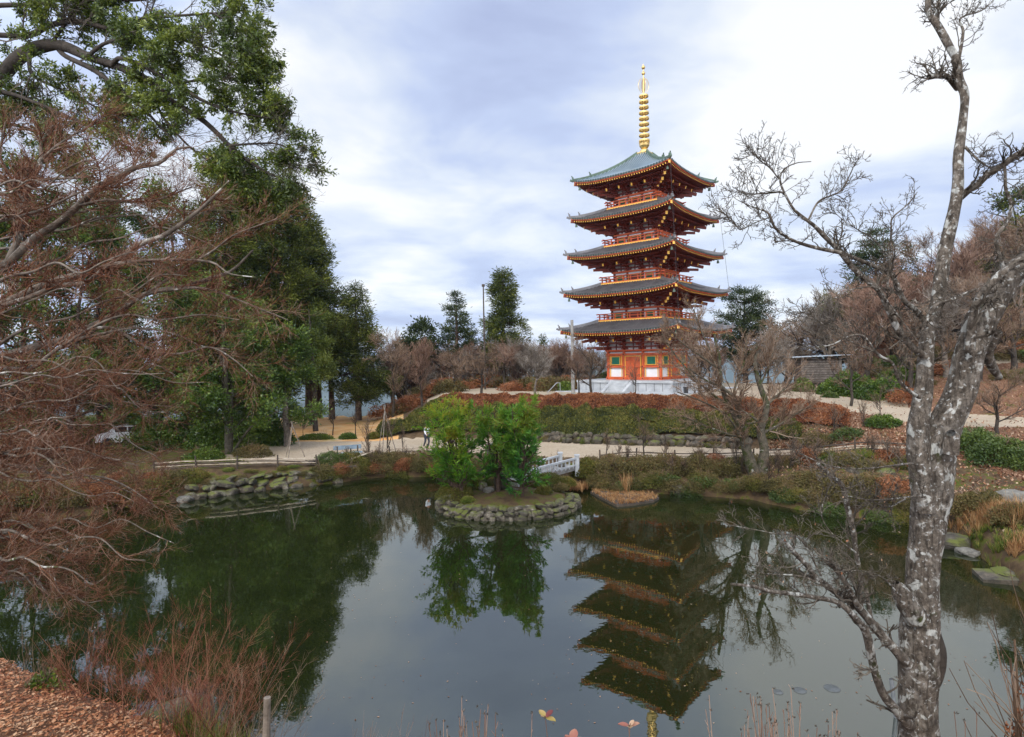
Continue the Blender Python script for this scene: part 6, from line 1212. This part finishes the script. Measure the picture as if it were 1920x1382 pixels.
for px_, D, h, lab, mt in [(1850, 21.4, .75, 'arching orange grass clump above the pale waterline boulder', 'dry_grass'), (1900, 20.6, .95, 'long orange grass blades below the large rounded boulder', 'dry_grass'), (1820, 22.2, .6, 'rust brown grass clump beside the lichen covered trunk', 'dry_grass'), (1885, 19.4, .4, 'low green grass by the stone slab', 'grass_green'), (1840, 20.8, .35, 'low green grass behind the small dark rock', 'grass_green'), (1915, 18.8, .5, 'dry grass at the right edge behind the stone slab', 'dry_grass'), (1665, 25.8, .5, 'rust grass clump at the waterline left of the forked trunk', 'dry_grass'), (1610, 29.2, .5, 'yellow green grass hanging below the right fence', 'grass_green'), (430, 35.5, .35, 'mossy grass patch behind the left rail fence', 'grass_green'), (350, 35, .35, 'green grass patch at the left rail fence end', 'grass_green')]:
    tuft(px_, D, .8, h, 900, lab, mt, .010)
for i, (x, y) in enumerate(((-5.6, 10.2), (-5.0, 9.9), (-4.4, 9.6))):
    px_ = 960+F*x/y; tuft(px_, y, .35, .7, 260, ['green and straw grass tuft at the leaf bank edge under the red stems', 'middle straw grass tuft at the bottom left water edge', 'straw grass tuft nearest the wooden stake'][i], 'grass_green', .007, .6)
# leaf litter
rng = np.random.default_rng(31); n = 60000; x = rng.uniform(-13.5, -3.0, n); y = rng.uniform(7.5, 13.8, n); z = near(x, y); k = (z > .08) & (rng.random(n) < .25+1.5*(fbm(np.stack([x, y, 0*x], 1), 1.3, 3, 2)-.25)); x, y, z = x[k], y[k], z[k]
V, Q = leafq(rng, np.stack([x, y, z+.012+rng.random(len(x))*.03], 1), .075*rng.uniform(.5, 1.5, len(x)), .55, None, 1., 0); dz = V.reshape(-1, 4, 3); dz[:, :, 2] = dz[:, :1, 2]+(dz[:, :, 2]-dz[:, :1, 2])*.35
o = build('fallen_leaves', dz, Q, M['litter'], None, rnd=np.repeat(np.clip(.6*rng.random(len(x))+.9*fbm(np.stack([x, y, 0*x], 1), .8, 3, 5)-.25, 0, 1), 4)); tag(o, 'carpet of red brown fallen leaves on the bank at the lower left', 'leaves', kind='stuff')
n = 34000; px_ = rng.uniform(1440, 1960, n); q = rng.uniform(.2, 9.3, n); u = (px_-960)/F; kk = q.astype(int); f = q-kk; D = np.zeros(n)
for k in range(10): mk = kk == k; D[mk] = (np.interp(u, CU_, CD[:, k])*(1-f)+np.interp(u, CU_, CD[:, k+1])*f)[mk]
z, qq, _ = terr(u*D, D, True); ok = (z > .1) & ~((((qq > 1.9) & (qq < 3.05)) | ((qq > 6) & (qq < 7)) | ((qq > 8.0) & (qq < 8.14))) & (rng.random(n) < .85)); V, Q = leafq(rng, np.stack([u*D, D, z+.02], 1)[ok], .12, .6, None, 1., 0)
o = build('fallen_leaves', V, Q, M['litter_dull'], None, rnd=np.repeat(rng.random(ok.sum()), 4)); tag(o, 'scattered rust red fallen leaves on the slope at the right', 'leaves', kind='stuff')
# foreground twiggy shrubs
def twigshrub(x, y, h, n, lab, mat='twig_red', lean=(.15, 0), seed=0, spread=.38, r=.0042, side=5, lv=1, dens=5):
    rng = np.random.default_rng(seed); z = float(near(x, y)); z = max(z, -.15); o = rng.normal(size=(n, 3))*[.22, .16, 0]; d = np.stack([rng.normal(size=n)*spread+lean[0], rng.normal(size=n)*spread*.7+lean[1], np.ones(n)], 1); hh = h*rng.uniform(.45, 1.1, n)
    P = np.zeros((n, 6, 3)); P[:, 0] = o; P[:, 0, 2] = -.15; dd = norm(d)
    for k in range(1, 6): dd = norm(dd+rng.normal(size=(n, 3))*.09+[.02, 0, .04]); P[:, k] = P[:, k-1]+dd*(hh/5)[:, None]
    R = np.full((n, 6), r)*np.linspace(1.25, .45, 6)*rng.uniform(.6, 1.3, (n, 1)); sets = [(P, R, 4)]
    P2, R2 = grow(rng, P, R, side, h*.28, .5, 4, .12, .06, .6, .3, 1., .5, r*.45); sets.append((P2, R2, 3))
    if lv > 1: P3, R3 = grow(rng, P2, R2, dens, h*.12, .6, 3, .15, .05, .8, .2, 1., .6, r*.4); sets.append((P3, R3, 3))
    V, Q, rn = tubes_rnd(rng, sets); ob = build('twig_shrub', V, Q, M[mat], None, rnd=rn, loc=(x, y, z)); tag(ob, lab, 'shrub'); return ob
for i, (px_, D, h, n, lab, mt, ln) in enumerate([(150, 11.2, 1.7, 26, 'thin red twig shrub rising behind the leaf bank', 'stem_red', (.25, 0)), (235, 10.6, 2.1, 36, 'red twig shrub over the brown rock, left part', 'stem_red', (.3, 0)), (320, 10.2, 2.2, 44, 'dense red twig shrub in the middle of the lower left', 'stem_red', (.2, 0)), (395, 9.9, 2.2, 40, 'tall red stems left of the wooden stake', 'stem_red', (.15, 0)), (455, 9.7, 1.8, 28, 'upright red brown stems at the wooden stake', 'twig_brown', (.1, 0)), (60, 11.8, 1.4, 20, 'sparse brown twigs at the left end of the leaf bank', 'twig_brown', (.2, 0)),
  (620, 9.2, 1.5, 16, 'few thin twigs right of the wooden stake', 'twig_brown', (.05, 0)), (705, 8.9, 1.7, 34, 'pale brown fine stemmed bush at the bottom left of centre', 'twig_rose', (.0, 0)), (740, 8.8, 1.3, 16, 'short pale stems beside the fine stemmed bush', 'twig_rose', (.0, 0))]):
    x, y, _ = at(px_, 1380, D); twigshrub(x, y, h, n, lab, mt, ln, 200+i, lv=2 if i < 5 else 1)
# wooden stake
x, y, _ = at(496, 1345, 9.4); z = float(near(x, y)); zt = at(498, 1308, 9.4)[2]; b = MB(); b.tube([(0, 0, -.3), (.02, 0, (zt-z)*.5), (.05, 0, zt-z)], [.065, .062, .055], 10); b.tube([(.05, 0, zt-z), (.05, 0, zt-z+.005)], [.055, .001], 10); tag(b.make('wooden_stake', M['wood_grey'], None, loc=(x, y, z)), 'broken wooden stake standing among the red stems', 'stake')
# tied stakes
for i, (px_, D, y0, lab) in enumerate(((548, 37.2, 790, 'tripod of thin poles left of the bench'), (722, 37.8, 760, 'crossed support poles around the bare sapling left of the island'))):
    x, y, _ = at(px_, 800, D); z = gnd(x, y); zt = at(px_, y0, D)[2]-z; e = empty('support_poles', (x, y, z), 0, lab, 'poles')
    for a in range(3): b = MB(); c_, s_ = math.cos(a*2.1+.4), math.sin(a*2.1+.4); b.tube([(c_*.75, s_*.6, -.1), (-c_*.08, -s_*.08, zt)], .028, 6); b.make('pole', M['wood_grey'], e)
# hydrangea stalks and blushed leaves along the bottom edge
rng = np.random.default_rng(77)
def hydr(px_, D, ytop, n, lab, leaves=0, w_=60, mat='twig_rose', seed=0):
    rng = np.random.default_rng(seed); x, y, _ = at(px_, 1382, D); z = float(near(x, y)); zt = at(px_, ytop, D)[2]; tops = np.stack([rng.normal(size=n)*w_*.5*D/F, rng.normal(size=n)*.2, (zt-z)*(1-.09*rng.random(n)**1.0)], 1)
    s = np.linspace(0, 1, 5)[None, :, None]; base = tops*[.35, .35, 0]; P = base[:, None]*(1-s)+tops[:, None]*s+rng.normal(size=(n, 5, 3))*.012; R = np.full((n, 5), .0042)*np.linspace(1.2, .7, 5)
    P2, R2 = grow(rng, P, R, 2, .10, .35, 3, .1, .1, .7, .82, 1., .7, .003); V, Q, rn = tubes_rnd(rng, [(P, R, 5), (P2, R2, 3)])
    e = empty('hydrangea', (x, y, z), 0, lab, 'hydrangea', 'dry hydrangea stalks along the bottom edge'); build('stalks', V, Q, M[mat], e, rnd=rn)
    c = tops+[0, 0, .0]; bud = np.repeat(c, 5, 0); V, Q = leafq(rng, bud, .022, .5, np.array([0, 0, .8]), .6); build('buds', V, Q, M['twig_dark'], e, rnd=np.repeat(rng.random(len(bud)), 4))['kind'] = 'stuff'
    for k in range(leaves):
        t = tops[k % n]; a0 = rng.uniform(0, PI); b = []
        for j in range(4):
            a = a0+j*PI/2+rng.normal()*.3; d_ = norm(np.array([math.cos(a), math.sin(a)*.6, rng.uniform(.1, .9)])); sd = norm(np.cross(d_, [0, 0, 1.])); L_ = rng.uniform(.07, .12); ts = np.linspace(0, 1, 6); wd = np.sin(PI*np.clip(ts*.93+.05, 0, 1))**.8*L_*.30
            mid = t+np.outer(ts*L_, d_)-np.outer(ts**2*L_*.25, [0, 0, 1]); b.append(np.stack([mid-sd*wd[:, None]+[0, 0, .008], mid, mid+sd*wd[:, None]+[0, 0, .008]], 1))
        V = np.concatenate([q.reshape(-1, 3) for q in b]); Q = [[m_*18+3*i+j, m_*18+3*i+j+1, m_*18+3*i+j+4, m_*18+3*i+j+3] for m_ in range(4) for i in range(5) for j in range(2)]; build('leaf_cluster', V, Q, M['pink_leaf'], e, smooth=True, rnd=np.repeat(rng.random(4), 18))
for i, a in enumerate([(835, 4.9, 1352, 9, 'short dry stalks at the bottom left of the island axis', 0), (915, 4.9, 1346, 12, 'dry hydrangea stalks left of the blushed leaves', 0), (1012, 4.7, 1388, 3, 'blushed pale leaves, leftmost along the bottom edge', 2), (1050, 4.8, 1378, 5, 'dark red budded stalks with leaves under the island', 3), (1105, 4.7, 1385, 3, 'pink and cream leaf whorl left of the spire reflection', 2), (1140, 4.6, 1392, 2, 'small orange pink leaf whorl beside the spire reflection', 2), (1188, 4.6, 1390, 2, 'large pale leaf pair touching the spire reflection', 2),
    (1385, 5.0, 1345, 8, 'dry stalks right of the pagoda reflection', 0), (1440, 5.0, 1330, 16, 'dense dry stalks left of the low branch', 0), (1500, 5.0, 1328, 18, 'densest dry stalks under the low branch', 0), (1550, 5.1, 1345, 10, 'dry stalks nearest the lichen covered trunk', 0), (1830, 5.2, 1350, 5, 'few dry stalks right of the lichen covered trunk', 1), (870, 4.9, 1365, 8, 'short stalks at the bottom centre left', 0), (965, 4.8, 1362, 5, 'thin stalks before the blushed leaves', 0)]):
    hydr(*a[:3], a[3], a[4], a[5], seed=300+i)
x, y, _ = at(1915, 1340, 5.3); bz = float(near(x, y)); zt = at(1915, 1262, 5.3)[2]; bush(1918, 5.3, .22, .25, zt-bz, 'dark red leaved bush cut by the lower right corner', 'hedge_brown', 3500, .035, 9, z=bz, tw=10, sparse=True)
x, y, _ = at(62, 1250, 11.6); bush(66, 11.7, .35, .3, .55, 'small glossy green plant at the left end of the leaf bank', 'camellia_leaf', 700, .1, 8, z=.5, sparse=True)
LOBES = [(900, 120, 40, -.22), (1500, 180, 40, .26), (1750, 100, 20, .12), (700, 290, 90, .22), (1180, 60, 60, -.05), (1560, 340, 160, -.14), (1150, 520, 50, -.03), (480, 130, 60, .10), (760, 560, 120, -.04), (1100,-400,8,-.06)]
# ------------------------------------------------------------------ sky and light
SUN_EL, SUN_AZ = math.radians(38), math.radians(205)    # azimuth clockwise from +Y: behind the camera, a little left
w = bpy.data.worlds.new('World'); S.world = w; w.use_nodes = True; nt = w.node_tree; nt.nodes.clear()
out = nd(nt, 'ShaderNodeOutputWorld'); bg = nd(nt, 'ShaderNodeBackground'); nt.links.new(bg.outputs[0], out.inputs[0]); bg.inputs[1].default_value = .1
sky = nd(nt, 'ShaderNodeTexSky'); sky.sky_type = 'NISHITA'; sky.sun_disc = False; sky.sun_elevation = SUN_EL; sky.sun_rotation = SUN_AZ
tc = nd(nt, 'ShaderNodeTexCoord'); sep = nd(nt, 'ShaderNodeSeparateXYZ'); nt.links.new(tc.outputs['Generated'], sep.inputs[0])
def math_(op, a, b_=None):
    n = nd(nt, 'ShaderNodeMath', operation=op)
    for i, v in enumerate((a, b_)):
        if v is None: continue
        if hasattr(v, 'is_linked'): nt.links.new(v, n.inputs[i])
        else: n.inputs[i].default_value = v
    return n.outputs[0]
zz = math_('ADD', math_('MAXIMUM', sep.outputs[2], 0.), .16)
cb = nd(nt, 'ShaderNodeCombineXYZ'); nt.links.new(math_('DIVIDE', sep.outputs[0], zz), cb.inputs[0]); nt.links.new(math_('DIVIDE', sep.outputs[1], zz), cb.inputs[1])
n1 = noise(nt, .55, 5, .5, cb.outputs[0], .5); n2 = noise(nt, 1.7, 6, .55, cb.outputs[0], .3)
def lobe(px, py, k, amt):
    d_ = norm(ray(px, py)); v = nd(nt, 'ShaderNodeVectorMath', operation='DOT_PRODUCT'); nt.links.new(tc.outputs['Generated'], v.inputs[0]); v.inputs[1].default_value = tuple(d_)
    return math_('MULTIPLY', math_('POWER', math_('MAXIMUM', v.outputs['Value'], 0.), k), amt)
s_ = math_('SUBTRACT', math_('ADD', math_('MULTIPLY', n1, 1.5), math_('MULTIPLY', n2, .9)), .62)
for a in LOBES: s_ = math_('ADD', s_, lobe(*a))
cl = ramp(nt, s_, [(.26, (3.9, 4.5, 6.6)), (.44, (5.0, 5.8, 7.9)), (.60, (6.9, 7.5, 8.5)), (.76, (9.0, 9.1, 9.3))])
cl = mix(nt, .12, cl, sky.outputs[0])
# unseen sky behind the camera brightened towards the sun, added as front fill
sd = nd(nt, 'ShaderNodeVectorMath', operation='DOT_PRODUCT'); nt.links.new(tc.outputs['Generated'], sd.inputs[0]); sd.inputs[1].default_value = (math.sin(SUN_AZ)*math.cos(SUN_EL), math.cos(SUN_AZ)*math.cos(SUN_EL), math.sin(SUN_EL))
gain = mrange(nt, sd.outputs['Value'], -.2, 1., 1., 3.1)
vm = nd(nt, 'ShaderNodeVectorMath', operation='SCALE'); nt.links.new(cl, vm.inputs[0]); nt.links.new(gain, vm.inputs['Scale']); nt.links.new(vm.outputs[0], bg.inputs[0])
ld = bpy.data.lights.new('sun', 'SUN'); ld.energy = 1.5; ld.angle = math.radians(12); ld.color = (1, .95, .88)
lo = bpy.data.objects.new('sun', ld); C.objects.link(lo)
sv = Vector((math.sin(SUN_AZ)*math.cos(SUN_EL), math.cos(SUN_AZ)*math.cos(SUN_EL), math.sin(SUN_EL))); lo.rotation_euler = sv.to_track_quat('Z', 'Y').to_euler(); lo.location = sv*100
S.view_settings.view_transform = 'Standard'; S.view_settings.look = 'None'; S.view_settings.exposure = .3; S.view_settings.gamma = 1
S.cycles.max_bounces = 5; S.cycles.diffuse_bounces = 2; S.cycles.glossy_bounces = 3; S.cycles.transmission_bounces = 2; S.cycles.transparent_max_bounces = 4; S.cycles.caustics_reflective = False; S.cycles.caustics_refractive = False

# air
b = MB(); b.box(-11000, 11000, -60, 6700, -190, 130)
hz = b.make('haze', None if False else M['tile'], None); hz['kind'] = 'stuff'
hm = bpy.data.materials.new('haze'); hm.use_nodes = True; t_ = hm.node_tree; t_.nodes.clear(); ho = t_.nodes.new('ShaderNodeOutputMaterial'); hv = t_.nodes.new('ShaderNodeVolumePrincipled'); t_.links.new(hv.outputs[0], ho.inputs['Volume'])
hv.inputs['Color'].default_value = (.62, .76, 1., 1); hv.inputs['Density'].default_value = .00010; hv.inputs['Anisotropy'].default_value = 0
hz.data.materials.clear(); hz.data.materials.append(hm); S.cycles.volume_bounces = 0
